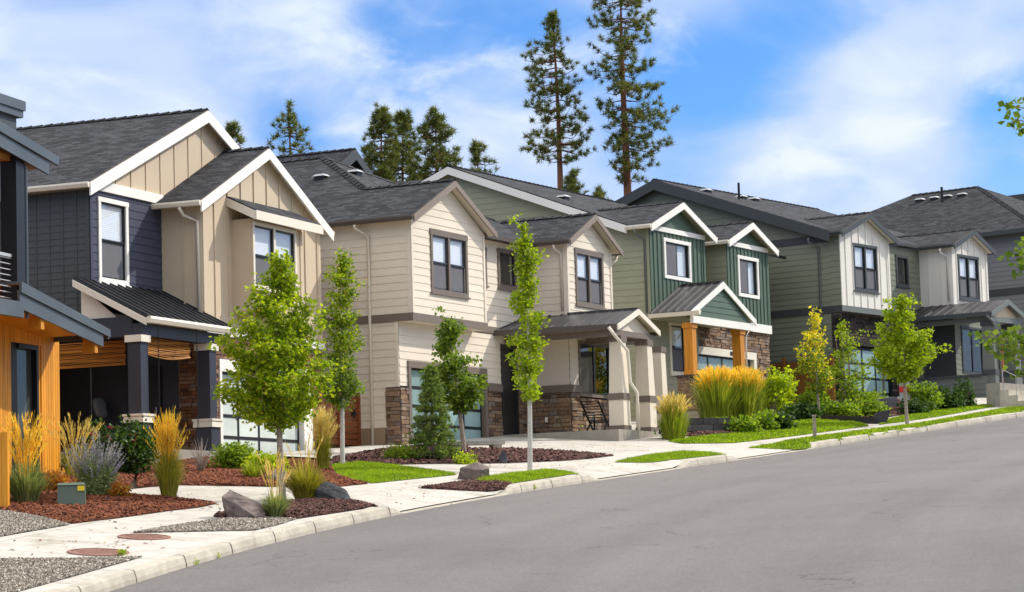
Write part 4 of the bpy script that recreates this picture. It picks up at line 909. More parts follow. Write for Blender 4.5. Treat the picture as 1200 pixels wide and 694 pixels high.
b = MB(); b.prism([(6.5, PF + .2, PE - .14), (9.3, PF + .2, PE - .14), (7.9, PF + .2, PRz - .12)], (0, .04, 0)); b.box(6.4, 9.38, PF + .3, .4, PE - .12, PE - .09); h2.add(b, 'soffit', M['cream'], pr)
b = MB(); b.box(6.45, 9.3, PF + .1, PF + .33, PE - .31, PE - .15); b.box(6.45, 6.65, PF + .34, .4, PE - .33, PE - .15); b.box(9.1, 9.3, PF + .34, -1.05, PE - .31, PE - .15); h2.add(b, 'porch_beam', M['taupe'], pr)
b = MB(); b.prism([(9.7, PF + .9, PE - .08), (10.9, PF + .9, PE - .30), (10.9, -1.0, PE - .22), (9.7, -1.0, PE - .0)], (0, 0, .05)); h2.add(b, 'side_roof', M['mroof2'], pr)
b = MB(); b.box(5.95, 10.0, PF - .12, -1.0, 2.3, 3.34); b.box(5.95, 7.9, -1.0, .44, 2.3, 3.335); b.box(10.0, 10.9, PF - .2, PF + 1.0, 2.3, 3.08); h2.add(b, 'porch_slab', M['slab'])
def craftsman_column(H, u, v, z0, z1, wb, wt, shaft, band, mid, name='porch_column'):
    b = MB(); b.taper(u, v, z0, mid, wb, wb * .97); b.taper(u, v, mid + .12, z1 - .16, wb * .93, wt); o = H.add(b, name, M[shaft])
    for nm, q0, q1, w_ in (('plinth', z0, z0 + .17, wb * 1.06), ('band', mid - .06, mid + .13, wb * 1.07), ('capital', z1 - .17, z1, wt * 1.18)):
        b = MB(); b.taper(u, v, q0, q1, w_, w_); H.add(b, nm, M[band], o)
    return o
ca = h2.onv(727, 505, PF + .3)[0]; cb = h2.onv(758, 506, PF + .3)[0]
craftsman_column(h2, ca, PF + .3, 3.32, 6.11, .48, .36, 'cream', 'taupe', 4.3); craftsman_column(h2, cb, PF + .3, 3.32, 6.11, .48, .36, 'cream', 'taupe', 4.3)
cc = h2.onv(773, 470, -2.2)[0]; craftsman_column(h2, cc, -2.2, 3.1, 6.12, .44, .34, 'cream', 'taupe', 4.1)
downpipe(h2, [(5.98, PF + .1, PE - .12), (6.1, PF - .02, PE - .35), (ca - .02, PF - .02, PE - .75), (ca + .06, PF - .04, 4.75), (ca + .34, PF - .12, 4.45), (ca + .36, PF - .14, 3.0)], 'ivory', pr, .05)
b = MB(); l2s.bar(b, 1.2, 1.2, 0, 0, 0, 0); b = MB(); Wall((7.93, -1), 'left', [(0, 0)]).bar(b, .75, .83, 3.75, 3.9, .06, .085); h2.add(b, 'power_outlet', M['white'])
# ================================================================== house three: sage and deep green
h3 = House('sage_green_house', 'sage and deep green house with honey timber porch posts and white gable trim', 'house', 760, 268, 84, 30.06, 4.25)
Z3 = 10.50; S3 = .394; RV = .65
gS = Wall((0, 0), 'left', [(0.9, 3.6), (14.2, 3.6), (14.2, 10.5), (7.5, 13.0), (.95, 10.52)])
b = MB(); gS.lap(b, .21, .013)
sb1 = Wall((0, 0), 'left', [(0, 3.8), (.95, 3.8), (.95, 10.4), (0, 10.4)]); sb1.lap(b, .21, .013); sb1.bar(b, 0, .1, 3.8, 10.4, 0, .035)
rc = Wall((4.15, 1.0), 'front', [(0, 7.4), (1.9, 7.4), (1.9, 10.45), (0, 10.45)]); rc.lap(b, .21, .013)
sb2 = Wall((5.92, 0), 'left', [(0, 7.5), (1.0, 7.5), (1.0, 10.4), (0, 10.4)]); sb2.lap(b, .21, .013)
pw = Wall((0, 0), 'front', [(0, 3.8), (3.4, 3.8), (3.4, 7.5), (0, 7.5)])
window(h3, pw, 1.22, 2.42, 5.62, 7.38, 'ivory', 'black', 'single', .11, True, .45)
pw.lap(b, .21, .013); pw.reveal(b)
h3.add(b, 'lap_wall', M['sage'])
f1 = Wall((0, 0), 'front', [(0, 7.5), (4.15, 7.5), (4.15, 10.42), (0, 10.42)]); window(h3, f1, 1.02, 3.03, 8.82, 10.18, 'white', 'black', 'slider', .12, False, .5)
f2 = Wall((5.92, 0), 'front', [(0, 7.7), (3.45, 7.7), (3.45, 10.42), (0, 10.42)]); window(h3, f2, .86, 2.58, 8.62, 10.08, 'white', 'black', 'slider', .12, False, .5)
b = MB()
for f_, c_ in ((f1, 2.1), (f2, 7.62)):
    f_.flat(b); f_.reveal(b); f_.battens(b, .30, .045, .03, 0, .3); w_ = f_.poly[1][0]; f_.bar(b, 0, .12, 7.7, 10.42, 0, .035); f_.bar(b, w_ - .12, w_, 7.7, 10.42, 0, .035)
t1 = Wall((0, 0), 'front', [(0, 10.4), (4.15, 10.4), (2.1, 11.28)]); t2 = Wall((5.92, 0), 'front', [(0, 10.4), (3.45, 10.4), (1.70, 11.13)]); t1.flat(b, 0, .005); t2.flat(b, 0, .005)
h3.add(b, 'green_wall', M['green'])
bars(h3, f1, 'gable_trim', 'white', [(.02, 4.13, 10.36, 10.52, 0, .06)]); bars(h3, f2, 'gable_trim', 'white', [(.02, 3.43, 10.36, 10.52, 0, .06)]); bars(h3, f2, 'belt_trim', 'white', [(-.03, 3.5, 7.42, 7.72, 0, .05)])
b = MB(); Wall((3.4, .1), 'front', [(0, 3.7), (6.0, 3.7), (6.0, 7.45), (0, 7.45)], [(-.02, 4.75, 3.6, 6.68)]).stone(b, rnd, 0, 1, .07, .14, .15, .42); h3.add(b, 'stone_wall', [M['stone2'], M['mortar']])
dW = Wall((3.4, .1), 'front', [(0, 3.7), (6, 3.7), (6, 7.45), (0, 7.45)]); glass_door(h3, dW, .0, 4.5, 4.3, 6.4, 4, 4, 'frost2')
bars(h3, dW, 'garage_trim', 'ivory', [(-.1, 4.75, 6.42, 6.68, 0, .09), (4.53, 4.75, 3.9, 6.42, -.1, .085)])
b = MB(); dW.bar(b, 2.55, 2.95, 6.49, 6.62, .092, .11); h3.add(b, 'number_plate', M['black'])
zA = Z3 + .05 + .387 * 6.85
b = MB(); roof_quad(b, (-.3, RV, 10.55), (12.5, RV, 10.55), (12.5, 7.5, zA), (-.3, 7.5, zA)); roof_quad(b, (12.5, 14.4, 10.55), (-.3, 14.4, 10.55), (-.3, 7.5, zA), (12.5, 7.5, zA)); caps(b, (-.3, 7.5, zA), (12.5, 7.5, zA))
ro3 = h3.add(b, 'main_roof', [M['roof'], M['white'], M['black']])
b = MB(); b.prism([(-.345, RV, 10.51), (-.345, 7.5, zA - .04), (-.345, 7.5, zA - .30), (-.345, RV, 10.25)], (.043, 0, 0)); b.prism([(-.345, 14.4, 10.51), (-.345, 7.5, zA - .04), (-.345, 7.5, zA - .30), (-.345, 14.4, 10.25)], (.043, 0, 0)); h3.add(b, 'rake_board', M['white'], ro3)
bay_gable(h3, -.36, 4.56, Z3, Z3 + S3 * 2.46, -.27, 3.2, RV, 'roof', 'white', 'ivory', .22, 'sage', 'LR'); bay_gable(h3, 5.57, 9.68, Z3, Z3 + S3 * 2.055, -.27, 2.8, RV, 'roof', 'white', 'ivory', .22, 'sage', 'LR')
vent(h3, (2.6, 4.6, 10.55 + .387 * 3.95), ro3)
downpipe(h3, [(-.44, .3, 10.35), (-.4, .3, 10.2), (-.06, .14, 10.0), (-.06, .14, 7.6)], 'greygreen')
PV = -1.55; E3, R3 = 7.55, 8.66
b = MB(); roof_quad(b, (-.2, -.02, E3), (-.2, PV, E3), (2.25, PV, R3), (2.25, -.02, R3), .05, 0, 1, 0); roof_quad(b, (4.7, PV, E3), (4.7, -.02, E3), (2.25, -.02, R3), (2.25, PV, R3), .05, 0, 1, 0)
seams(b, (-.2, -.05, E3), (-.2, PV, E3), (2.25, -.05, R3), (2.25, PV, R3), 5, .035, .045, 0); b.box(2.18, 2.32, PV, -.03, R3 - .02, R3 + .04)
pr = h3.add(b, 'porch_roof', [M['mroof2'], M['sage']])
b = MB()
for a in (-.24, 4.74): b.prism([(a, PV - .05, E3 - .02), (2.25, PV - .05, R3), (2.25, PV - .05, R3 - .22), (a, PV - .05, E3 - .22)], (0, .047, 0))
b.box(-.06, 4.56, PV + .0, PV + .12, E3 - .40, E3 - .16); h3.add(b, 'rake_board', M['white'], pr)
b = MB(); b.prism([(-.1, PV - .32, E3 - .02), (-.2, PV - .32, E3 - .02), (-.31, PV - .32, E3 - .03), (-.27, PV - .32, E3 - .16), (-.2, PV - .32, E3 - .17)], (0, -PV + .3, 0)); h3.add(b, 'gutter', M['ivory'], pr)
tw_ = Wall((0, PV + .06), 'front', [(0.0, E3 - .16), (4.5, E3 - .16), (2.25, R3 - .12)]); b = MB(); tw_.lap(b, .2, .015); h3.add(b, 'pediment', M['green'], pr)
b = MB(); b.box(0, 4.5, PV + .25, -.02, E3 - .2, E3 - .16); h3.add(b, 'soffit', M['sage'], pr)
p1 = h3.onv(810, 436, -1.3)[0]; p2 = h3.onv(866, 425, -1.3)[0]
for u in (p1, p2):
    b = MB(); b.taper(u, -1.3, 5.45, 7.18, .31, .31); b.taper(u, -1.3, 7.0, 7.18, .38, .38); b.taper(u, -1.3, 5.45, 5.60, .37, .37); h3.add(b, 'porch_post', M['cedarpost'])
    b = MB()
    for fc, o_ in (('front', (u - .34, -1.64)), ('left', (u - .34, -1.64)), ('right', (u + .34, -1.64))): Wall(o_, fc, [(0, 3.7), (.68, 3.7), (.68, 5.40), (0, 5.40)]).stone(b, rnd, 0, 1, .07, .13, .15, .36, .05)
    b.box(u - .40, u + .40, -1.70, -.9, 5.40, 5.46, 1); h3.add(b, 'stone_plinth', [M['stone2'], M['mortar']])
b = MB(); b.box(-.3, 9.6, -2.0, 0, 3.0, 4.25); h3.add(b, 'porch_slab', M['slab'])
downpipe(h3, [(4.8, PV + .3, E3 - .15), (4.75, PV + .25, E3 - .35), (4.35, PV + .2, E3 - .6), (4.3, PV + .2, 4.5)], 'ivory', pr)
# ================================================================== house four: olive sage and off-white
h4 = House('olive_house', 'olive sage house with off-white board-and-batten bays and slate trim', 'house', 983, 279, 95, 35.69, 5.0)
Z4, S4, R4 = 11.42, .38, .2
side = Wall((0, 0), 'left', [(0.45, 4), (15.4, 4), (15.4, 11.4), (7.85, 14.0), (.45, 11.35)])
b = MB(); side.lap(b, .21, .013); sA = Wall((0, 0), 'left', [(0, 8.66), (.5, 8.66), (.5, 11.3), (0, 11.3)]); sA.lap(b, .21, .013)
mw = Wall((3.95, .4), 'front', [(0, 4.5), (3.35, 4.5), (3.35, 11.3), (0, 11.3)], [(0, 1.6, 4.4, 8.3)]); window(h4, mw, 1.3, 2.35, 9.75, 11.0, 'darktrim', 'black', 'picture', .11, True, 0)
mw.lap(b, .21, .013); mw.reveal(b); pwl = Wall((7.3, -1), 'front', [(0, 4.6), (3.2, 4.6), (3.2, 9.0), (0, 9.0)]); window(h4, pwl, .55, 2.55, 6.35, 8.22, 'darktrim', 'black', 'picture2', .08, False, 0)
pwl.lap(b, .21, .013); Wall((10.5, -1), 'right', [(0, 4.6), (15, 4.6), (15, 11.2), (0, 11.2)]).flat(b)
h4.add(b, 'lap_wall', M['sage2'])
b = MB(); Wall((7.3, -1), 'left', [(0, 4.6), (1.4, 4.6), (1.4, 9.0), (0, 9.0)]).flat(b, 0, .01); h4.add(b, 'porch_wall', M['darktrim'])
a1 = Wall((0, 0), 'front', [(0, 8.66), (3.95, 8.66), (3.95, 11.34), (1.98, 12.12), (0, 11.34)]); window(h4, a1, 1.02, 2.94, 9.28, 11.08, 'darktrim', 'black', 'double', .10, True, .5)
a2 = Wall((7.3, -1), 'front', [(0, 9.0), (3.2, 9.0), (3.2, 11.34), (1.6, 11.98), (0, 11.34)]); window(h4, a2, .55, 2.40, 9.30, 11.08, 'darktrim', 'black', 'double', .10, True, .5)
for q in (a1, a2):
    b = MB(); q.flat(b); q.reveal(b); q.battens(b, .55, .05, .03, 0, .45); q.bar(b, 0, .12, q.poly[0][1], 11.34, 0, .035); q.bar(b, q.poly[1][0] - .12, q.poly[1][0], q.poly[0][1], 11.34, 0, .035)
    if q is a1: h4.add(b, 'batten_wall', M['offwhite'])
q = Wall((7.3, -1), 'left', [(0, 9.0), (1.42, 9.0), (1.42, 11.3), (0, 11.3)]); q.flat(b); q.battens(b, .55, .05, .03, 0, .45)
h4.add(b, 'batten_wall', M['offwhite'])
bars(h4, a1, 'belt_trim', 'greygreen', [(-.04, 4.0, 8.44, 8.66, 0, .045)]); bars(h4, side, 'belt_trim', 'darktrim', [(-.03, 15, 8.40, 8.66, 0, .045), (.4, 3.5, 11.08, 11.34, 0, .045)])
b = MB(); gW = Wall((0, .4), 'front', [(0, 4.3), (5.5, 4.3), (5.5, 8.42), (0, 8.42)], [(.2, 4.5, 4.2, 7.25)]); gW.stone(b, rnd, 0, 1, .08, .15, .16, .45); Wall((0, 0), 'left', [(0.02, 4.3), (.42, 4.3), (.42, 8.38), (0.02, 8.38)]).stone(b, rnd); b.box(0, 3.95, .02, .4, 8.40, 8.44, 1); h4.add(b, 'stone_wall', [M['stone4'], M['mortar']])
glass_door(h4, gW, .25, 4.45, 4.95, 7.15, 4, 4, 'frost2'); gW.holes.clear()
zA = 11.45 + .36 * 7.65
b = MB(); roof_quad(b, (-.35, R4, 11.45), (13, R4, 11.45), (13, 7.85, zA), (-.35, 7.85, zA)); roof_quad(b, (13, 15.5, 11.45), (-.35, 15.5, 11.45), (-.35, 7.85, zA), (13, 7.85, zA)); caps(b, (-.35, 7.85, zA), (13, 7.85, zA))
ro4 = h4.add(b, 'main_roof', [M['roof'], M['darktrim'], M['darktrim']])
b = MB()
for v_ in (R4, 15.5): b.prism([(-.40, v_, 11.41), (-.40, 7.85, zA - .04), (-.40, 7.85, zA - .42), (-.40, v_, 11.03)], (.045, 0, 0))
h4.add(b, 'rake_board', M['darktrim'], ro4)
bay_gable(h4, -.28, 4.24, Z4, Z4 + S4 * 2.26, -.27, 2.7, R4, 'roof', 'darktrim', 'darktrim', .20, 'offwhite', 'LR'); bay_gable(h4, 7.02, 10.78, Z4, Z4 + S4 * 1.88, -1.27, 2.3, R4, 'roof', 'darktrim', 'darktrim', .20, 'offwhite', 'LR')
for u_, v_ in ((1.5, 6.6), (4.2, 6.6), (5.2, 6.6)): vent(h4, (u_, v_, 11.45 + .36 * (v_ - R4)), ro4)
b = MB(); b.tube([(3.0, 6.0, 13.4), (3.0, 6.0, 14.2)], .05, 8); h4.add(b, 'vent_pipe', M['black'], ro4)
downpipe(h4, [(-.38, 1.1, 11.25), (-.35, 1.1, 11.1), (-.07, .85, 10.9), (-.07, .85, 4.8)], 'greygreen'); downpipe(h4, [(6.95, -.7, 11.25), (6.98, -.7, 11.1), (7.24, -.85, 10.95), (7.24, -.85, 9.2)], 'offwhite')
QE, QR, QF = 8.50, 9.04, -3.35
b = MB(); roof_quad(b, (5.7, .38, QE), (5.7, QF, QE), (7.25, QF, QR), (7.25, .38, QR), .05, 0, 1, 0); roof_quad(b, (8.8, QF, QE), (8.8, -1.02, QE), (7.25, -1.02, QR), (7.25, QF, QR), .05, 0, 1, 0); seams(b, (5.7, .3, QE), (5.7, QF, QE), (7.25, .3, QR), (7.25, QF, QR), 9, .026, .032, 0)
pr = h4.add(b, 'porch_roof', [M['mroof2'], M['darktrim']])
b = MB(); b.box(5.62, 5.7, QF, .38, QE - .16, QE); h4.add(b, 'gutter', M['darktrim'], pr)
b = MB()
for a in (5.66, 8.84): b.prism([(a, QF - .05, QE - .02), (7.25, QF - .05, QR), (7.25, QF - .05, QR - .2), (a, QF - .05, QE - .2)], (0, .047, 0))
b.box(5.95, 8.6, QF + .12, QF + .34, QE - .36, QE - .17); b.box(5.95, 6.15, QF + .35, .36, QE - .36, QE - .17); h4.add(b, 'rake_board', M['greygreen'], pr)
b = MB(); b.prism([(5.95, QF + .2, QE - .15), (8.55, QF + .2, QE - .15), (7.25, QF + .2, QR - .14)], (0, .04, 0)); h4.add(b, 'soffit', M['tan'], pr)
qa = h4.onv(1164, 470, QF + .3)[0]; qb = h4.onv(1187, 440, QF + .3)[0]
for u in (qa, qb): craftsman_column(h4, u, QF + .3, 4.5, QE - .36, .55, .46, 'greygreen', 'darktrim', 6.15)
b = MB(); Wall((5.75, QF + .3), 'left', [(0, 4.3), (3.7, 4.3), (3.7, 6.05), (0, 6.05)]).lap(b, .21, .02); b.box(5.74, 6.0, QF + .3, .36, 4.3, 6.02); h4.add(b, 'porch_parapet', M['greygreen'])
b = MB(); b.box(5.68, 6.06, QF + .5, .36, 6.05, 6.13); h4.add(b, 'parapet_cap', M['darktrim']); b = MB(); b.box(6.0, 10.4, QF + .1, -1, 4.3, 5.2); b.box(5.9, 7.3, -1, .4, 4.3, 5.2); h4.add(b, 'porch_slab', M['slab'])
downpipe(h4, [(5.6, QF + .15, QE - .15), (5.75, QF, QE - .35), (qa + .1, QF + .0, QE - .8), (qa + .22, QF + .0, 5.0)], 'greygreen', pr, .05)
# ================================================================== house five: blue-grey, far right
h5 = House('blue_grey_house', 'blue-grey lap-sided house with a broad hipped roof at the far right', 'house', 1222, 330, 109, 40, 5.8)
P_ = Vector(ray(1160, 271.5)); Ud = Vector((math.sin(h5.th), math.cos(h5.th), 0)); kk = (h5.O.dot(Ud) - .4) / P_.dot(Ud); z5 = (P_ * kk).z
def h5z(x, y, u): d = Vector(ray(x, y)); q = d * ((h5.O.dot(Ud) + u) / d.dot(Ud)); Vd = Vector((-math.cos(h5.th), math.sin(h5.th), 0)); return (q - h5.O).dot(Vd), q.z
ur = 6.0; va, zr5 = h5z(1146.5, 219, ur); vb_, _ = h5z(1068, 227.5, ur); vc_, _ = h5z(1017, 249, 2.0)
vf_ = va - (ur + .4)
b = MB(); vbk = max(vb_ + 5, vc_ + 3)
roof_quad(b, (-.4, vbk, z5), (-.4, vf_, z5), (ur, va, zr5), (ur, vb_, zr5), .14); roof_tri(b, ((-.4, vf_, z5), (2 * ur + .4, vf_, z5), (ur, va, zr5)), .14); roof_quad(b, (2 * ur + .4, vf_, z5), (2 * ur + .4, vbk, z5), (ur, vb_, zr5), (ur, va, zr5), .14); roof_tri(b, ((2 * ur + .4, vbk, z5), (-.4, vbk, z5), (ur, vb_, zr5)), .14)
caps(b, (ur, va, zr5), (ur, vb_, zr5)); caps(b, (-.4, vf_, z5), (ur, va, zr5)); ro5 = h5.add(b, 'hip_roof', [M['roof2'], M['grey'], M['darktrim']])
b = MB(); b.box(-.5, -.4, vf_, vbk, z5 - .2, z5 - .02); b.box(-.5, 12, vf_ - .1, vf_, z5 - .2, z5 - .02); h5.add(b, 'gutter', M['darktrim'], ro5)
b = MB(); s5 = Wall((0, vf_ + .4), 'left', [(0, 5), (vbk - vf_ - .8, 5), (vbk - vf_ - .8, z5 - .1), (0, z5 - .1)]); s5.lap(b, .21, .013); f5 = Wall((0, vf_ + .4), 'front', [(0, 5), (12, 5), (12, z5 - .1), (0, z5 - .1)]); window(h5, f5, 2, 4, z5 - 2.2, z5 - .5, 'white', 'black', 'double'); window(h5, f5, 7, 9, z5 - 2.2, z5 - .5, 'white', 'black', 'double'); f5.lap(b, .21, .013); h5.add(b, 'lap_wall', M['grey'])
zb5 = h5z(1190, 341, 0)[1]; bars(h5, s5, 'belt_trim', 'darktrim', [(-.03, vbk - vf_ - 1, zb5 - .14, zb5 + .14, 0, .045)]); bars(h5, f5, 'belt_trim', 'darktrim', [(-.03, 12, zb5 - .14, zb5 + .14, 0, .045)])
for x_ in (1078, 1095, 1110, 1127.5): v_, z_ = h5z(x_, 228 - (x_ - 1078) * .075, 5.0); vent(h5, (5.0, v_, z5 + (zr5 - z5) * (5.4 / 6.4)), ro5)
v_, z_ = h5z(1104, 232, 4.4); b = MB(); b.tube([(4.4, v_, z5 + (zr5 - z5) * .72), (4.4, v_, z5 + (zr5 - z5) * .72 + .8)], .06, 8); h5.add(b, 'vent_pipe', M['black'], ro5)
# porch and steps of house five, just inside the right edge
eo = hit(1208, 478)
st5 = empty('porch_steps', (eo.x, eo.y, eo.z), math.pi / 2 - R(38), 'pale concrete porch steps beside the grey-green porch column', 'steps')
b = MB(); b.box(-.1, 3, 0, .45, -.5, .26); st_a = b.build('tread', M['curb'], st5)
b = MB(); b.box(-.05, 3, .45, .8, -.5, .48); b.box(-.05, 3, .8, 1.15, -.5, .68); b.build('tread', M['curb'], st5)
b = MB(); b.box(0, 3, 1.15, 1.7, -.5, .95); b.build('landing', M['slab'], st5)
b = MB(); b.tube([(-.05, .5, .3), (-.05, .5, 1.15), (-.05, 1.0, 1.4), (-.05, 1.0, .6)], .018, 6); b.build('handrail', M['galv'], st5)
ra, rb_ = h4.onv(1174.5, 410, -1.06)[0], h4.onv(1183, 410, -1.06)[0]
b = MB(); b.box(ra, rb_, -1.06, -1.0, 5.2, 7.6); dd = h4.add(b, 'front_door', M['doorred']); dd['label'] = 'brick red door behind the grey-green columns'
# ================================================================== dark-roofed gables behind the cream house and a flat-roofed house far right
hb = House('dark_gabled_house', 'dark-gabled house whose charcoal roof shows above the cream house', 'house', 402, 176, 92, 25, 4.6)
za_ = at(402, 176, 92)[2]
b = MB()
for sg in (-1, 1): roof_quad(b, (sg * 4.2, 14, za_ - 2.5), (sg * 4.2, -.5, za_ - 2.5), (0, -.5, za_), (0, 14, za_))
caps(b, (0, -.5, za_), (0, 14, za_)); ro = hb.add(b, 'main_roof', [M['roof2'], M['darktrim'], M['darktrim']])
b = MB()
for sg in (-1, 1): b.prism([(sg * 4.2, -.55, za_ - 2.54), (0, -.55, za_ - .04), (0, -.55, za_ - .4), (sg * 4.2, -.55, za_ - 2.9)], (0, .045, 0))
hb.add(b, 'rake_board', M['darktrim'], ro)
b = MB(); Wall((0, 0), 'front', [(-3.8, 4), (3.8, 4), (3.8, za_ - 2.5), (0, za_ - .25), (-3.8, za_ - 2.5)]).lap(b, .2, .012); Wall((-3.8, 0), 'left', [(0, 4), (13, 4), (13, za_ - 2.5), (0, za_ - 2.5)]).lap(b, .2, .012); Wall((3.8, 0), 'right', [(0, 4), (13, 4), (13, za_ - 2.5), (0, za_ - 2.5)]).lap(b, .2, .012); hb.add(b, 'lap_wall', M['navytrim'])
hc = House('low_roofed_house', 'house whose dark low roof just shows below the group of pines', 'house', 486, 212, 120, 25, 6)
zc = at(486, 211.5, 120)[2]
b = MB()
for sg in (-1, 1): roof_quad(b, (sg * 4.2, 12, zc - 2.2), (sg * 4.2, -.5, zc - 2.2), (0, -.5, zc), (0, 12, zc))
ro = hc.add(b, 'main_roof', [M['roof2'], M['darktrim'], M['darktrim']])
b = MB(); b.box(-3.8, 3.8, 0, 12, 4, zc - 2.2); Wall((0, 0), 'front', [(-3.8, zc - 2.3), (3.8, zc - 2.3), (0, zc - .2)]).flat(b); hc.add(b, 'lap_wall', M['navytrim'])
hd = House('flat_roofed_house', 'modern house with an overhanging dark flat roof behind the hipped roof', 'house', 1178, 226, 150, 40, 8)
zd = at(1190, 222, 150)[2]
b = MB(); b.hexa([(-.5, -2, zd - .9), (14, -2, zd + .2), (14, 10, zd + .2), (-.5, 10, zd - .9), (-.5, -2, zd - .45), (14, -2, zd + .75), (14, 10, zd + .75), (-.5, 10, zd - .45)]); hd.add(b, 'flat_roof', M['darktrim'])
b = MB(); Wall((1, 0), 'left', [(0, 6), (9, 6), (9, zd - .75), (0, zd - .75)]).lap(b, .25); Wall((1, 0), 'front', [(0, 6), (12, 6), (12, zd), (0, zd - .75)]).lap(b, .25); hd.add(b, 'lap_wall', M['grey'])
# ================================================================== house zero: cedar-clad, cut by the left edge
P0 = hit(70.5, 557); h0 = House('cedar_house', 'cedar-clad modern house with dark metal roofs at the left edge', 'house', 70.5, 557, P0.y, 16.5, P0.z)
Z0 = P0.z
def z0v(x, y, v): return h0.onv(x, y, v)
fw = Wall((0, 0), 'front', [(-9, Z0 - .6), (0, Z0 - .6), (0, Z0 + 3.35), (-9, Z0 + 3.35)])
ua, ub = z0v(14, 480, 0)[0], z0v(46, 480, 0)[0]; zt = z0v(30, 403, 0)[1]
fw.holes.append((ua, ub, Z0 - .7, zt))
b = MB(); n = 0; a = -9.0
while a < 0:
    w_ = .105
    for l, r, lo, hi in (((a, min(a + w_ - .012, 0), Z0 - .6, Z0 + 3.35),) if (a + w_ < ua or a > ub) else ((a, a + w_ - .012, zt, Z0 + 3.35),)): fw.bar(b, l, r, lo, hi, -.02, .012)
    a += w_
fw.flat(b, 0, -.012)
sw = Wall((0, 0), 'right', [(0, Z0 - .6), (8, Z0 - .6), (8, Z0 + 3.35), (0, Z0 + 3.35)]); a = 0
while a < 8: sw.bar(b, a, a + .093, Z0 - .6, Z0 + 3.35, -.02, .012); a += .105
h0.add(b, 'cedar_wall', M['cedar'])
b = MB(); fw.bar(b, ua, ua + .28 * (ub - ua), Z0 - .3, zt, -.14, -.05); fw.bar(b, ub - .09, ub, Z0 - .3, zt, -.14, .0); fw.bar(b, ua + .28 * (ub - ua), ub - .09, zt - .1, zt, -.14, .0); d0 = h0.add(b, 'tall_window', M['black'])
b = MB(); b.face([fw.P(ua, Z0 - .3, -.12), fw.P(ub, Z0 - .3, -.12), fw.P(ub, zt, -.12), fw.P(ua, zt, -.12)]); h0.add(b, 'pane', M['dimglass'], d0); b = MB(); b.face([fw.P(ua - .2, Z0 - .3, -.5), fw.P(ub + .2, Z0 - .3, -.5), fw.P(ub + .2, zt, -.5), fw.P(ua - .2, zt, -.5)]); b.face([fw.P(ua + .35 * (ub - ua), Z0 - .3, -.3), fw.P(ub - .3, Z0 - .3, -.3), fw.P(ub - .3, zt, -.3), fw.P(ua + .35 * (ub - ua), zt, -.3)], 1); h0.add(b, 'dark_room', [M['room'], M['screen']], d0)
# lower roof: mono-pitch falling to the right, metal edge
VF = -1.25
uT, zTp = z0v(126.5, 386, VF); uL_, zL_ = z0v(25, 331, VF); sl0 = (zL_ - zTp) / (uL_ - uT); uF = uL_ - 6; zF0 = zL_ - 6 * sl0 * 0
zz = lambda u: zTp + sl0 * (u - uT)
ucut = uL_ - .1
b = MB(); roof_quad(b, (uT, 7, zz(uT)), (uT, VF, zz(uT)), (ucut, VF, zz(ucut)), (ucut, 7, zz(ucut)), .06, 0, 1, 0); lr = h0.add(b, 'lower_roof', [M['mroof3'], M['cedarbeam']])
b = MB(); b.prism([(uT, VF - .06, zz(uT) - .01), (ucut, VF - .06, zz(ucut) - .01), (ucut, VF - .06, zz(ucut) - .22), (uT, VF - .06, zz(uT) - .17)], (0, .055, 0)); b.prism([(uT - .25, VF - .015, zz(uT - .25) - .17), (ucut, VF - .015, zz(ucut) - .17), (ucut, VF - .015, zz(ucut) - .52), (uT - .25, VF - .015, zz(uT - .25) - .42)], (0, .05, 0)); b.box(uT, uT + .06, VF, 7, zz(uT) - .2, zz(uT) + .01); h0.add(b, 'fascia', M['mroof3'], lr)
b = MB(); b.prism([(uT - .4, VF + .06, zz(uT - .4) - .14), (ucut - 3.5, VF + .06, zz(ucut) - .14), (ucut - 3.5, VF + .06, zz(ucut) - .20), (uT - .4, VF + .06, zz(uT - .4) - .20)], (0, 7, 0)); h0.add(b, 'cedar_soffit', M['cedar'], lr)
for x_ in (46, 109):
    u_, z_ = z0v(x_, 400 if x_ > 100 else 372, VF + .1); b = MB(); b.box(u_ - .07, u_ + .07, VF + .03, VF + .3, z_ - .24, z_ + .1); h0.add(b, 'rafter_tail', M['cedarpost'], lr)
b = MB(); ul, zl = z0v(27, 364, VF - .1); b.box(ul - 6, ul, VF - .12, VF - .02, zl - .14, zl + .16); b.box(ul - 6, ul - .3, VF, 3, zl - .1, zl); h0.add(b, 'balcony_edge', M['mroof3'])
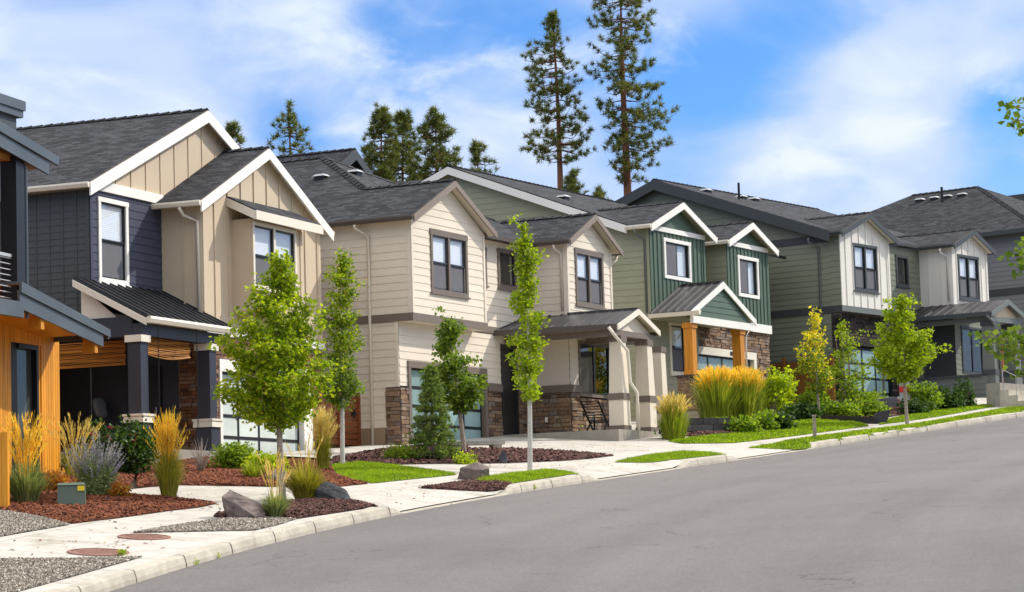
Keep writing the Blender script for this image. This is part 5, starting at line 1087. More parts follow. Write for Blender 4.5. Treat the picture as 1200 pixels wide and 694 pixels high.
# upper floor behind the balcony, upper roof, post, rail, chimney
b = MB(); up = Wall((-9, 1.2), 'front', [(0, zl), (8.2, zl), (8.2, zl + 3.4), (0, zl + 3.4)]); up.flat(b); Wall((-.8, 1.2), 'right', [(0, zl), (7, zl), (7, zl + 3.2), (0, zl + 3.2)]).lap(b, .2, .012); h0.add(b, 'upper_wall', M['navyside'])
uR_, zR_ = z0v(66, 184, VF); uQ, zQ = z0v(0, 144, VF); s2_ = (zQ - zR_) / (uQ - uR_); z2 = lambda u: zR_ + s2_ * (u - uR_); uE = uQ - 4
b = MB(); roof_quad(b, (uR_, 7, z2(uR_)), (uR_, VF, z2(uR_)), (uE, VF, z2(uE)), (uE, 7, z2(uE)), .06, 0, 1, 0); ur_ = h0.add(b, 'upper_roof', [M['mroof3'], M['cedarbeam']])
b = MB(); b.prism([(uR_, VF - .06, z2(uR_)), (uE, VF - .06, z2(uE)), (uE, VF - .06, z2(uE) - .22), (uR_, VF - .06, z2(uR_) - .18)], (0, .055, 0)); b.prism([(uR_ - .35, VF - .015, z2(uR_ - .35) - .2), (uE, VF - .015, z2(uE) - .2), (uE, VF - .015, z2(uE) - .5), (uR_ - .35, VF - .015, z2(uR_ - .35) - .45)], (0, .05, 0)); h0.add(b, 'fascia', M['mroof3'], ur_)
for x_, y0_, y1_ in ((17, 168, 182), (17, 184, 196)): pass
u_a, z_a = z0v(2, 175, VF + .3); u_b, z_b = z0v(40, 188, VF + .3)
b = MB(); b.box(u_a - 3, u_a + .35, VF + .2, VF + .4, z_a - .1, z_a + .2); b.box(u_a - 3, u_b, VF + .2, VF + .4, z_b - .18, z_b + .1); h0.add(b, 'timber_beam', M['cedarbeam'], ur_)
upst, _ = z0v(15.5, 300, VF + .25); b = MB(); b.box(upst - .17, upst + .17, VF + .08, VF + .42, zl, z2(upst) - .08); h0.add(b, 'balcony_post', M['black'])
b = MB(); b.tube([(upst + .26, VF + .1, zl - .1), (upst + .26, VF + .1, z2(upst) - .5)], .035, 8); h0.add(b, 'downpipe', M['mroof3'])
b = MB(); zr_ = zl + 1.05
for k in range(9): b.tube([(upst - .2, VF + .2, zl + .15 + k * .11), (upst - 5, VF + .2, zl + .15 + k * .11)], .012, 5)
b.box(upst - 5, upst - .2, VF + .17, VF + .23, zr_, zr_ + .06); b.box(upst - 1.7, upst - 1.62, VF + .17, VF + .23, zl, zr_); h0.add(b, 'balcony_rail', M['galv'])
uc_, zc_ = z0v(17, 120, .6); b = MB(); b.box(uc_ - 2.2, uc_ - .12, .5, 1.8, zc_ - 2.2, zc_ - .35); ch = h0.add(b, 'chimney', M['navyside'], ur_); b = MB(); b.box(uc_ - 2.3, uc_, .4, 1.9, zc_ - .35, zc_ - .2); b.box(uc_ - 2.25, uc_ + .04, .36, 1.95, zc_ - .2, zc_); h0.add(b, 'chimney_cap', M['mroof3'], ch)
# ------------------------------------------------------------------ plants
def leaves_np(cent, spread, per, size, rng, flat=.6, shape='leaf', droop=0.0):
    """leaf cards around clump centres: returns verts, faces (each leaf is two folded triangles)"""
    C = np.repeat(np.asarray(cent, float), per, axis=0); n = len(C); sp = np.repeat(np.broadcast_to(np.asarray(spread, float), (len(cent),)), per)
    off = np.clip(rng.normal(size=(n, 3)), -1.7, 1.7) * np.stack([sp, sp, sp * flat], 1) * .62; C = C + off
    d = rng.normal(size=(n, 3)); d[:, 2] = d[:, 2] * .45 - droop; d /= np.linalg.norm(d, axis=1)[:, None]
    r = rng.normal(size=(n, 3)); s = np.cross(d, r); s /= np.linalg.norm(s, axis=1)[:, None]; up = np.cross(s, d)
    L = size * rng.uniform(.6, 1.25, n)[:, None]; Wd = L * (.42 if shape == 'leaf' else .16)
    fold = L * .14
    a = C; b = C + d * L * .5 + s * Wd + up * fold; c = C + d * L; e = C + d * L * .5 - s * Wd + up * fold
    V = np.stack([a, b, c, e], 1).reshape(-1, 3); i = np.arange(n) * 4
    return V, np.concatenate([np.stack([i, i + 1, i + 2], 1), np.stack([i, i + 2, i + 3], 1)])
def tree(name, label, bx, by, prof, top, crown0, leafm, barkm, seed, nclump=80, per=70, size=.13, trunk_r=.06, lean=0, group=None, spread=.34, stems=1, gap=0.0, fork=None):
    """bx, by: pixel of the foot; prof: [(pixel y, half width px left, right)] outline of the crown"""
    rng = np.random.default_rng(seed); rr = random.Random(seed); B = hit(bx, by); k = B.y / F; z_of = lambda y: B.z + (by - y) * k
    root = empty(name, B, rr.uniform(0, 6), label, 'tree', group); root.rotation_euler = (0, 0, 0)
    H = (by - top) * k; ys = [p[0] for p in prof]
    def rad(y): return float(np.interp(y, ys, [p[1] for p in prof])) * k, float(np.interp(y, ys, [p[2] for p in prof])) * k
    def axis(z): f = z / H; return Vector((lean * k * f + .05 * math.sin(3 * f + seed), .05 * math.sin(2.3 * f + seed * 2), z))
    mb = MB(); hs = [H * f for f in (-.03, 0, .1, .22, .35, .5, .65, .8, .93)]
    if stems == 1: mb.tube([axis(h) for h in hs], [trunk_r * q for q in (1.25, 1.1, 1, .93, .82, .62, .42, .25, .1)], 8)
    else:
        for s in range(stems):
            a = 6.28 * s / stems + .4; mb.tube([axis(h) + Vector((math.cos(a), math.sin(a), 0)) * (.05 + .5 * max(0, h / H) ** 1.2 * max(rad(top)[0], .5)) for h in hs], [trunk_r * q for q in (1.1, 1, .9, .8, .7, .55, .4, .25, .1)], 6)
    cent = []; wid = []; tries = 0; n = 0; maxw = max((p[1] + p[2]) / 2 for p in prof) * k
    while n < nclump and tries < 9000:
        tries += 1; f0 = (n + rr.random()) / nclump; y = crown0 + (top - crown0) * f0; y += rr.gauss(0, 4); l, r = rad(y); a = n * 2.4 + rr.gauss(0, .5); dx = math.cos(a); R_ = (r if dx > 0 else l); rd = (l + r) / 2 * (1 - abs(dx)) + R_ * abs(dx)
        if rr.random() > .35 + .65 * rd / maxw: n += .35; continue
        n += 1; z = (by - y) * k; reach = rd * rr.choice((.55, .75, .88, .95, 1.0, 1.08)); reach = max(.08, reach - spread * .4)
        zb_ = max((by - crown0) * k * .96, z - reach * rr.uniform(.55, 1.15)); b0 = axis(zb_); p = axis(z) + Vector((dx * reach, math.sin(a) * reach, 0)); m = b0.lerp(p, .5) + Vector((0, 0, -.10 * reach))
        r0_ = max(.007, trunk_r * .30 * (1 - z / H) + .006); mb.tube([b0, b0.lerp(m, .6), m, p], [r0_, r0_ * .8, r0_ * .55, .004], 5, cap=False)
        Lb = (p - b0).length; q = max(2, int(Lb / (spread * .75)))
        for i in range(q):
            f = .30 + .70 * (i + rr.random() * .8) / q; c = (b0.lerp(m, f * 2) if f < .5 else m.lerp(p, f * 2 - 1)); cent.append(c); wid.append(.55 + .45 * (1 - f))
            if rr.random() < .6:
                tw = Vector((rr.gauss(0, 1), rr.gauss(0, 1), rr.uniform(-.1, .9))).normalized() * rr.uniform(.5, 1.25) * spread * 1.5; mb.tube([c, c + tw], [.006, .003], 3, cap=False); cent.append(c + tw * .9); wid.append(.7)
    for i in range(5): cent.append(axis(H - i * .12)); wid.append(.4)
    mb.build('trunk', barkm, root, 0, True)
    mats = leafm if isinstance(leafm, list) else [leafm]
    V, Fc = leaves_np([tuple(c) for c in cent], spread * np.array(wid), per, size, rng, .75, droop=.25)
    mi = None
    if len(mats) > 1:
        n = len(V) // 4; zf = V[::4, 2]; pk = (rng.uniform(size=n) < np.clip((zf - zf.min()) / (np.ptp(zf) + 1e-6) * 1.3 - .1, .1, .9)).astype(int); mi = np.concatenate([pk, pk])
    np_mesh('crown', V, Fc, mats, root, mi); return root
SG = 'young street trees'
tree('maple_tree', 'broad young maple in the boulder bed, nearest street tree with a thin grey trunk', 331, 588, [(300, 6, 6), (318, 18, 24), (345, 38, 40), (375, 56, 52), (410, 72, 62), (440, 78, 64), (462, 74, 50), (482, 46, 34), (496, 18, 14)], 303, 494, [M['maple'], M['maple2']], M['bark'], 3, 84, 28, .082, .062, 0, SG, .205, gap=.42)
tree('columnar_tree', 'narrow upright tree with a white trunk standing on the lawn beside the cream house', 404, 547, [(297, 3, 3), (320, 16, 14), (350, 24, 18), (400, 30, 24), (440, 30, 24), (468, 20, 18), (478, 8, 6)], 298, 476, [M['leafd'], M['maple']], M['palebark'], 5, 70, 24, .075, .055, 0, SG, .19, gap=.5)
tree('small_tree', 'small dark-leaved tree with a leaning brown trunk beside the blue spruce', 542, 532, [(375, 4, 4), (392, 22, 12), (420, 34, 18), (440, 36, 38), (460, 28, 36), (476, 10, 14)], 376, 476, [M['leafd'], M['leafd']], M['bark'], 8, 44, 20, .11, .065, -9, SG, .22, gap=.35)
tree('slender_tree', 'tall slender maple on the kerb strip in front of the cream porch', 620, 553, [(267, 3, 3), (284, 8, 22), (303, 18, 16), (324, 8, 8), (343, 24, 14), (362, 16, 28), (385, 12, 24), (405, 34, 16), (430, 24, 20), (450, 14, 22), (466, 6, 10)], 264, 468, [M['maple2'], M['maple2']], M['palebark'], 13, 58, 24, .088, .06, 3, SG, .19, gap=.45)
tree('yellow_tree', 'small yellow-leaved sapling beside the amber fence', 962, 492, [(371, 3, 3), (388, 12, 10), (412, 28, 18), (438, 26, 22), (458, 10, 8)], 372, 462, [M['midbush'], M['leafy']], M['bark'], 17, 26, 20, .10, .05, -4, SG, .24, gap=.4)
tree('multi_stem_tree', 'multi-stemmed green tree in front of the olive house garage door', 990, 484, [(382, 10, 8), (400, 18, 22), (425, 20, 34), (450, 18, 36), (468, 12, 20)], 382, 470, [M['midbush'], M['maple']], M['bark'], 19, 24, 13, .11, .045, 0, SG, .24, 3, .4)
tree('kerb_tree', 'bright green maple on the grass strip by the grey letterbox stand', 1065, 497, [(346, 4, 4), (357, 14, 16), (370, 32, 22), (388, 40, 36), (406, 38, 44), (424, 36, 32), (442, 14, 12)], 347, 442, [M['maple2'], M['maple2']], M['bark'], 23, 40, 24, .115, .06, -3, SG, .26, gap=.42)
# street tree just outside the right edge: its branch tips reach into the picture
def edge_tree():
    s0 = 66.0; B = Vector((*xy(s0, -ROADW - 2.2), 0)); B.x = 16.6; B.y = 62; B.z = float(zr(st(B.x, B.y)[0])[0]) + .05
    # foot on the far pavement
    B = Vector((8.6, 27.5, G(8.6, 27.5) + .1)); root = empty('overhanging_tree', B, 0, 'maple outside the right edge whose leafy branch tips reach into view', 'tree'); rng = np.random.default_rng(31); rr = random.Random(31)
    mb = MB(); top = Vector((0, 0, 8.5)); mb.tube([(0, 0, -.4), (.02, .03, 2), (-.05, .02, 4.5), (0, 0, 8.5)], [.14, .12, .09, .03], 8); cent = []
    tips = []
    for (x, y, Y) in ((1186, 124, 27), (1190, 140, 27.2), (1196, 150, 27.4), (1200, 120, 27.2), (1190, 300, 27), (1198, 290, 27.1), (1196, 316, 27.2), (1204, 306, 27.4), (1150, 394, 27), (1162, 402, 27.2), (1172, 396, 27), (1176, 412, 27.1), (1186, 404, 27.3), (1196, 398, 27), (1190, 420, 27.2), (1198, 412, 27), (1182, 388, 27.2), (1196, 436, 27)): tips.append(Vector(at(x, y, Y)) - B)
    for p in tips: mb.tube([Vector((0, 0, max(1.5, p.z - 1.2))), (Vector((0, 0, max(1.5, p.z - 1.2))) + p) / 2 + Vector((0, 0, .25)), p], [.03, .018, .006], 5, cap=False); cent.append(p)
    wid = [.10] * len(cent)
    for p in tips:
        b0 = Vector((0, 0, max(1.5, p.z - 1.2)))
        for f in (.45, .55, .65, .72, .8, .87):
            q = b0.lerp(p, f) + Vector((0, 0, .25 * 4 * f * (1 - f))) + Vector((rr.gauss(0, .1), rr.gauss(0, .1), rr.gauss(0, .08)))
            if px(B + q)[0] > 1214: cent.append(q); wid.append(.14)
    for _ in range(420):
        z = rr.uniform(2.2, 8.6); a = rr.uniform(0, 6.283); q = math.sqrt(rr.uniform(.15, 1)) * (2.1 * math.sin(math.pi * min(1, (z - 1.4) / 8.2)) + .15); p = Vector((math.cos(a) * q, math.sin(a) * q, z))
        if px(B + p)[0] < 1228: continue
        cent.append(p); wid.append(.26)
        if rr.random() < .3: mb.tube([(0, 0, max(1.6, p.z - .9)), p], [.018, .005], 4, cap=False)
    mb.build('trunk', M['bark'], root, 0, True); V, Fc = leaves_np([tuple(c) for c in cent], np.array(wid), 18, .085, rng, .7, droop=.2); np_mesh('crown', V, Fc, M['leafd'], root)
edge_tree()
def needles_np(tips, dirs, per, ln, w, rng):
    T = np.repeat(np.asarray(tips, float), per, axis=0); D = np.repeat(np.asarray(dirs, float), per, axis=0); n = len(T)
    d = D * .45 + rng.normal(size=(n, 3)) * .7; d /= np.linalg.norm(d, axis=1)[:, None]; s = np.cross(d, rng.normal(size=(n, 3))); s /= np.linalg.norm(s, axis=1)[:, None]
    L = ln * rng.uniform(.6, 1.15, n)[:, None]; a = T + rng.normal(size=(n, 3)) * ln * .12; V = np.stack([a - s * w, a + s * w, a + d * L], 1).reshape(-1, 3); i = np.arange(n) * 3
    return V, np.stack([i, i + 1, i + 2], 1)
def pine(label, x, ytop, Y, prof, ycrown, seed, tuft=16, ln=.34, w=.045, whorls=34, per_w=6, trunk_r=.3, ybase=None, lean=0, dens=1.0, group='tall pines behind the houses'):
    """ponderosa pine: straight trunk, whorled limbs that turn up, needle tufts at the limb ends"""
    rng = np.random.default_rng(seed); rr = random.Random(seed); k = Y / F; T = Vector(at(x + lean, ytop, Y)); Bx = Vector(at(x, 300, Y)); s_, t_ = st(Bx.x, Y); zb = float(zr(min(s_[0], 120))) + 1.5
    root = empty('pine_tree', (Bx.x, Y, zb), 0, label, 'tree', group); H = T.z - zb; dxl = T.x - Bx.x; mb = MB()
    ax = lambda z: Vector((dxl * z / H + .12 * math.sin(z * .25 + seed), .1 * math.cos(z * .2 + seed), z))
    mb.tube([ax(H * f) for f in (-.02, .05, .2, .4, .6, .75, .88, .96, 1)], [trunk_r * q for q in (1.2, 1.08, 1, .88, .72, .52, .3, .15, .05)], 9)
    ys = [p[0] for p in prof]; zc = H - (ycrown - ytop) * k; tips, dirs = [], []
    for i in range(whorls):
        z = zc + (H - zc) * (i + rr.random()) / whorls; y = ytop + (H - z) / k; l = float(np.interp(y, ys, [p[1] for p in prof])) * k; r = float(np.interp(y, ys, [p[2] for p in prof])) * k
        for j in range(int(per_w) + (rr.random() < per_w % 1)):
            a = 6.283 * (j + rr.random() * .8) / per_w + i * 1.9; c = math.cos(a)
            if math.sin(a * 2 + z * .8 + seed) * math.sin(z * 1.7 + seed * 2) > .45: continue
            L = (r if c > 0 else l) * abs(c) + (l + r) / 2 * (1 - abs(c)); L *= rr.choice((.35, .6, .8, .95, 1.05, 1.15)); dv = Vector((c, math.sin(a), 0)); up = rr.uniform(-.25, .45) * L
            p0 = ax(z); p1 = p0 + dv * L * .5 + Vector((0, 0, -.10 * L)); p2 = p0 + dv * L + Vector((0, 0, up * .5))
            mb.tube([p0, p1, p2], [.032 + .008 * L, .022, .01], 4, cap=False)
            m = max(2, int(L * 3.2 * dens))
            for q in range(m):
                f = 1 - .68 * (q / m) ** 1.1; p = (p1.lerp(p2, (f - .5) * 2) if f > .5 else p0.lerp(p1, f * 2)); sd = Vector((-dv.y, dv.x, 0)) * rr.uniform(-1, 1) * (.20 + .22 * L * (1 - abs(2*f - 1.3) * .5)); p = p + sd + Vector((0, 0, rr.uniform(-.12, .32)))
                tips.append(tuple(p)); dirs.append(tuple((dv * .6 + sd * .6 + Vector((0, 0, .7))).normalized()))
    for q in range(8): tips.append(tuple(ax(H - q * .12))); dirs.append((0, 0, 1))
    mb.build('trunk', M['pinebark'], root, 0, True); V, Fc = needles_np(tips, dirs, tuft, ln, w, rng); np_mesh('crown', V, Fc, M['pine'], root); return root
pine('tall bare-trunked pine with a one-sided lower limb, left of the two tallest', 661, 18, 150, [(18, 2, 3), (40, 14, 8), (60, 34, 14), (85, 38, 22), (105, 36, 30), (130, 38, 36), (150, 42, 42), (170, 44, 46), (188, 30, 34), (200, 6, 8)], 196, 41, 40, .36, .019, 30, 4.6, .24, lean=-14)
pine('tallest pine, its crown cut by the top of the picture', 733, -22, 150, [(-22, 3, 4), (0, 32, 26), (20, 34, 34), (50, 36, 36), (75, 40, 34), (95, 38, 52), (120, 28, 46), (140, 30, 60), (165, 24, 50), (190, 22, 56), (212, 10, 44), (222, 4, 10)], 218, 43, 40, .38, .019, 36, 5, .30, lean=-4)
for (x, yt, Y, pr, yc, sd, lb) in ((342, 127, 120, [(127, 3, 3), (145, 14, 14), (165, 22, 22), (185, 28, 28), (220, 34, 34)], 230, 51, 'open-crowned pine rising behind the navy and tan house'),
    (272, 147, 125, [(147, 4, 4), (160, 10, 12), (175, 16, 20), (200, 24, 24)], 210, 52, 'small pine top between the two gables of the navy and tan house'),
    (446, 128, 130, [(128, 4, 4), (145, 10, 10), (165, 17, 16), (190, 22, 20), (215, 24, 22)], 230, 53, 'leftmost pine of the dense group behind the cream house'),
    (469, 134, 133, [(134, 4, 4), (150, 10, 12), (175, 18, 18), (215, 24, 24)], 230, 54, 'middle, slightly shorter pine of the dense group behind the cream house'),
    (508, 134, 128, [(134, 4, 4), (150, 14, 14), (172, 24, 22), (195, 30, 26), (218, 32, 30)], 235, 55, 'broadest, rightmost pine of the dense group behind the cream house'),
    (558, 170, 126, [(170, 3, 3), (185, 12, 14), (205, 20, 22), (230, 26, 26)], 240, 56, 'sparse young pine top behind the sage gable'),
    (672, 204, 140, [(204, 3, 3), (215, 7, 8), (240, 14, 14)], 245, 57, 'tiny pine tip beside the foot of the left tall trunk'),
    (705, 224, 140, [(224, 2, 2), (232, 8, 6), (250, 12, 12)], 255, 58, 'tiny pine tip between the two tall trunks')):
    pine(lb, x, yt, Y, pr, yc, sd, 34, .34, .019, 22 if sd in (53, 54, 55) else 13, 6 if sd in (53, 54, 55) else 4, .16, group='smaller pines behind the roofs', dens=1.25 if sd in (53, 54, 55) else .8)
# spruce
def spruce():
    B = hit(508, 541); k = B.y / F; root = empty('spruce_tree', B, 0, 'small conical blue-green spruce in front of the cream house garage', 'tree'); rng = np.random.default_rng(61); rr = random.Random(61); H = (541 - 434) * k; tips, dirs = [], []; mb = MB(); mb.tube([(0, 0, -.1), (0, 0, H)], [.06, .01], 6)
    for i in range(27):
        f = (i + rr.random()) / 27; z = .12 + (H - .12) * f; L = 30 * k * (1 - f) ** .95 + .04
        for j in range(11):
            a = 6.283 * (j + rr.random()) / 11; l = L * rr.choice((.7, .9, 1, 1.08)); dv = Vector((math.cos(a), math.sin(a), 0)); p0 = Vector((0, 0, z)); p2 = p0 + dv * l + Vector((0, 0, -.18 * l + .10)); mb.tube([p0, p2], [.012, .004], 3, cap=False)
            for q in range(max(2, int(l * 9))):
                g = 1 - .7 * q / max(2, int(l * 9)); tips.append(tuple(p0.lerp(p2, g) + Vector((rr.gauss(0, .05), rr.gauss(0, .05), rr.gauss(0, .03))))); dirs.append(tuple((dv + Vector((0, 0, .35))).normalized()))
    for q in range(6): tips.append((0, 0, H - .05 * q)); dirs.append((0, 0, 1))
    mb.build('trunk', M['bark'], root); V, Fc = needles_np(tips, dirs, 15, .12, .012, rng); np_mesh('crown', V, Fc, M['spruce'], root)
spruce()
def grass_clump(label, bx, by, wpx, hpx, blade_m, seed, n=420, plume_m=None, pl_n=0, pl_h=1.0, pl_w=.5, curve=.6, group='ornamental grasses', stiff=.5, pl_len=.3, base=.35, name='ornamental_grass', bw=.007, lift=0):
    """tuft of arching blades; feathery seed heads on stiff stalks above them"""
    B = hit(bx, by); B.z += lift; k = B.y / F; rng = random.Random(seed); root = empty(name, B, 0, label, 'grass', group); H = hpx * k; Rr = wpx * k / 2; V, Fc = [], []
    for i in range(n):
        a = rng.uniform(0, 6.283); br = Rr * base * math.sqrt(rng.random()); tilt = rng.random() ** stiff; L = H * rng.uniform(.6, 1.08); out = Rr * tilt * rng.uniform(.7, 1.1); d = Vector((math.cos(a), math.sin(a), 0)); s = Vector((-d.y, d.x, 0)) * bw * rng.uniform(.7, 1.4); b0 = d * br; base_i = len(V)
        hh = L * math.sqrt(max(.1, 1 - .55 * (tilt ** 2)))
        for q, f in enumerate((0, .4, .75)): p = b0 + d * (out * f ** 1.8) + Vector((0, 0, hh * (f * 1.25 - curve * .42 * f * f * tilt))); V += [p - s * (1 - .45 * f), p + s * (1 - .45 * f)]
        V.append(b0 + d * out + Vector((0, 0, hh * (1.18 - curve * .55 * tilt)))); o = base_i
        Fc += [(o, o + 1, o + 3), (o, o + 3, o + 2), (o + 2, o + 3, o + 5), (o + 2, o + 5, o + 4), (o + 4, o + 5, o + 6)]
    np_mesh('blades', [tuple(v) for v in V], Fc, blade_m, root)
    if pl_n:
        V, Fc = [], []
        for i in range(pl_n):
            a = rng.uniform(0, 6.283); t_ = math.sqrt(rng.random()); d = Vector((math.cos(a), math.sin(a), 0)); top = d * (Rr * pl_w * t_ * 1.25) + Vector((0, 0, H * pl_h * rng.uniform(.72, 1.04) * (1 - .12 * t_))); ln_ = Vector((rng.gauss(0, 1), rng.gauss(0, 1), 0)) * H * .10; top = top + ln_ * pl_h * .6; b0 = d * Rr * .2 * t_; mid = (b0 + top) / 2 + Vector((0, 0, H * .06)) - d * Rr * .06 - ln_ * .3; s = Vector((-d.y, d.x, 0)) * .004; o = len(V)
            V += [b0 - s, b0 + s, mid - s, mid + s, top - s * .6, top + s * .6]; Fc += [(o, o + 1, o + 3), (o, o + 3, o + 2), (o + 2, o + 3, o + 5), (o + 2, o + 5, o + 4)]
            ax = (top - mid).normalized(); L = H * pl_len * rng.uniform(.7, 1.2)
            nod = Vector((d.x, d.y, -.5)) * L * rng.uniform(.05, .30)
            for q in range(15):
                f = q / 15; p = top - ax * (L * (1 - f)) + nod * f * f; rr_ = .030 * math.sin(math.pi * min(1, f * .9 + .1)) + .006; e = Vector((rng.gauss(0, 1), rng.gauss(0, 1), rng.gauss(0, .4))).normalized(); o = len(V); w_ = e.cross(ax).normalized() * .011
                V += [p - w_, p + w_, p + e * rr_ + ax * .075]; Fc.append((o, o + 1, o + 2))
        np_mesh('plumes', [tuple(v) for v in V], Fc, plume_m, root)
    return root
GP = 'ornamental grasses'
grass_clump('golden feather reed grass standing upright between the mulch bed and the walkway', 198, 585, 52, 60, M['bladeg'], 71, 620, M['plume'], 130, 1.86, .34, .4, GP, .9, .9)
grass_clump('wide blue-green grass tuft with golden stalks at the left edge', 30, 592, 78, 56, M['bladeblue'], 72, 900, M['plume'], 70, 2.05, .42, .8, GP, .45, .7)
grass_clump('pale arching feather grass in front of the cedar wall', 88, 562, 60, 52, M['bladeg'], 73, 90, M['plumel'], 46, 1.55, .85, .8, GP, .45, .45)
grass_clump('small grass tuft with thin straw stalks beside the reddish boulder', 323, 607, 54, 32, M['bladeblue'], 74, 520, M['plumel'], 22, 2.5, .5, .8, GP, .45, .5)
grass_clump('wide olive-gold grass mound right of the maple trunk', 358, 587, 68, 46, M['bladeg'], 75, 1100, M['plumel'], 10, 1.7, .6, .8, GP, .45, .4)
grass_clump('tall straw-coloured feather grass in front of the red-brown gate', 379, 552, 34, 46, M['bladeg'], 76, 420, M['plumel'], 140, 1.75, .42, .4, GP, .8, .9)
grass_clump('golden feather grass beside the cream porch columns', 790, 515, 42, 40, M['blade'], 77, 800, M['plumel'], 240, 1.42, .6, .35, GP, 1.0, .5, .7)
grass_clump('big golden-topped grass above the block wall, nearest the timber posts', 842, 501, 56, 56, M['blade'], 78, 1500, M['plume'], 620, 1.20, .62, .3, GP, 1.0, .34, .8, lift=.2)
grass_clump('golden-topped grass behind the block wall, partly hidden by its larger neighbour', 874, 500, 50, 57, M['blade'], 79, 1300, M['plume'], 520, 1.20, .62, .3, GP, 1.0, .34, .8, lift=.12)
grass_clump('low dry grass tuft beside the block retaining wall', 868, 500, 26, 13, M['bladeg'], 80, 260, None, 0, 1, .5, .8, GP, .45)
grass_clump('dark green spiky grass below the pale shrub by the glass garage', 296, 563, 40, 24, M['blade'], 81, 360, None, 0, 1, .5, .7, GP, .5)
def shrub(name, label, bx, by, wpx, hpx, mat, seed, n=46, per=46, size=.09, group=None, lumps=5, cat='shrub', spread=.2, flowers=None, nf=0, up=1.0, long=False):
    B = hit(bx, by); k = B.y / F; rng = np.random.default_rng(seed); rr = random.Random(seed); root = empty(name, B, 0, label, cat, group); Rw, H = wpx * k / 2, hpx * k; lc = [(rr.uniform(-.5, .5) * Rw, rr.uniform(-.5, .5) * Rw, rr.uniform(.45, .72) * H, rr.uniform(.5, .72) * Rw, rr.uniform(.30, .42) * H) for _ in range(lumps)]; lc += [(0, 0, .36 * H, Rw * .95, .40 * H), (0, 0, .24 * H, Rw * .92, .26 * H), (0, 0, .24 * H, Rw * .92, .26 * H)]; cent = []; st_ = MB()
    while len(cent) < n:
        x, y, z, r, h = rr.choice(lc); v = Vector((rr.gauss(0, 1), rr.gauss(0, 1), rr.gauss(0, 1))).normalized(); q = rr.uniform(.55, 1); p = Vector((x + v.x * r * q, y + v.y * r * q, z + v.z * h * q))
        if p.z < .02 or math.hypot(p.x, p.y) > Rw * 1.05: continue
        cent.append(p); st_.tube([(p.x * .15, p.y * .15, 0), (p.x * .6, p.y * .6, p.z * .6), p], [.012, .008, .004], 4, cap=False)
    st_.build('stems', M['bark'], root); V, Fc = leaves_np([tuple(c) for c in cent], spread, per, size, rng, .8, 'leaf' if not long else 'long', droop=-.15 * up); V[:, 2] = np.maximum(V[:, 2], .0); np_mesh('foliage', V, Fc, mat, root)
    if flowers:
        f = MB()
        for _ in range(nf):
            c = min((rr.choice(cent) for _ in range(5)), key=lambda q: q.y - .5 * q.z); p = c * 1.04 + Vector((0, -.05, .08)) + Vector((rr.gauss(0, .1), rr.gauss(0, .1), rr.gauss(0, .06)))
            for q in range(7):
                a = 6.28 * q / 7; d = Vector((math.cos(a), math.sin(a), .6)).normalized(); s = Vector((-math.sin(a), math.cos(a), 0)) * .03; f.face([p, p + d * .06 + s, p + d * .085, p + d * .06 - s])
        f.build('flowers', flowers, root)
    return root
SHG = 'shrubs in the front beds'
shrub('rose_bush', 'dark leafy rose bush with pink blooms in front of the navy porch post', 146, 556, 82, 62, M['bush'], 91, 120, 62, .085, SHG, 6, flowers=M['pink'], nf=12)
shrub('shrub', 'small dark shrub just right of the cedar wall', 86, 556, 26, 22, M['bush'], 92, 30, 40, .09, SHG)
shrub('shrub', 'bright green leafy shrub at the foot of the right navy post', 272, 552, 44, 28, M['midbush'], 93, 70, 50, .075, SHG)
shrub('shrub', 'light green low shrub in front of the white-trimmed garage door', 314, 558, 40, 22, M['lime'], 94, 48, 46, .075, SHG)
shrub('shrub', 'low olive shrub left of the spruce', 467, 541, 34, 14, M['midbush'], 95, 34, 40, .06, SHG)
shrub('shrub', 'tiny round shrub on the dark mulch beside the spruce', 544, 544, 18, 9, M['lime'], 96, 20, 40, .05, SHG)
shrub('shrub', 'yellow-green broadleaf plant on the edge of the cream porch slab', 663, 508, 34, 19, M['lime'], 97, 40, 34, .11, SHG)
shrub('shrub', 'small green plant tucked between two cream porch columns', 783, 514, 18, 22, M['bush'], 98, 24, 34, .09, SHG)
for i, (x, y, w_, h_, m_, lb) in enumerate(((903, 490, 50, 50, 'lime', 'tall lime-green shrub right of the golden grasses'), (914, 488, 34, 56, 'lime', 'narrow lime shrub rising in front of the amber fence'), (950, 486, 42, 26, 'midbush', 'rounded green shrub below the yellow sapling'),
    (884, 499, 26, 18, 'midbush', 'mid green shrub below the lime shrub'), (898, 506, 26, 16, 'midbush', 'low green ball shrub, left of a pair on the lawn edge'), (912, 505, 22, 16, 'bush', 'low green ball shrub, right of a pair on the lawn edge'), (870, 509, 26, 14, 'midbush', 'low shrub at the foot of the block wall'), (848, 507, 18, 12, 'midbush', 'smallest shrub against the stacked block wall'),
    (940, 492, 44, 14, 'bush', 'low spreading shrub on the bank above the lawn'), (1008, 478, 46, 14, 'midbush', 'planted row of low green shrubs on the upper steel planter'), (985, 490, 46, 13, 'midbush', 'low green shrub behind the lower steel planter wall'), (1022, 489, 36, 13, 'midbush', 'low green shrub beside the dark planter slope'),
    (1084, 482, 34, 30, 'midbush', 'olive shrub right of the letterbox stand'), (1108, 480, 40, 24, 'bush', 'dense dark shrub in front of the grey-green porch'), (1074, 486, 24, 12, 'bush', 'small dark shrub at the letterbox foot'), (1130, 478, 12, 34, 'bush', 'thin dark climbing shrub on the porch parapet'))):
    shrub('shrub', lb, x, y, w_, h_, M[m_], 110 + i, 54 if w_ > 30 else 26, 44, .12, SHG, spread=.26)
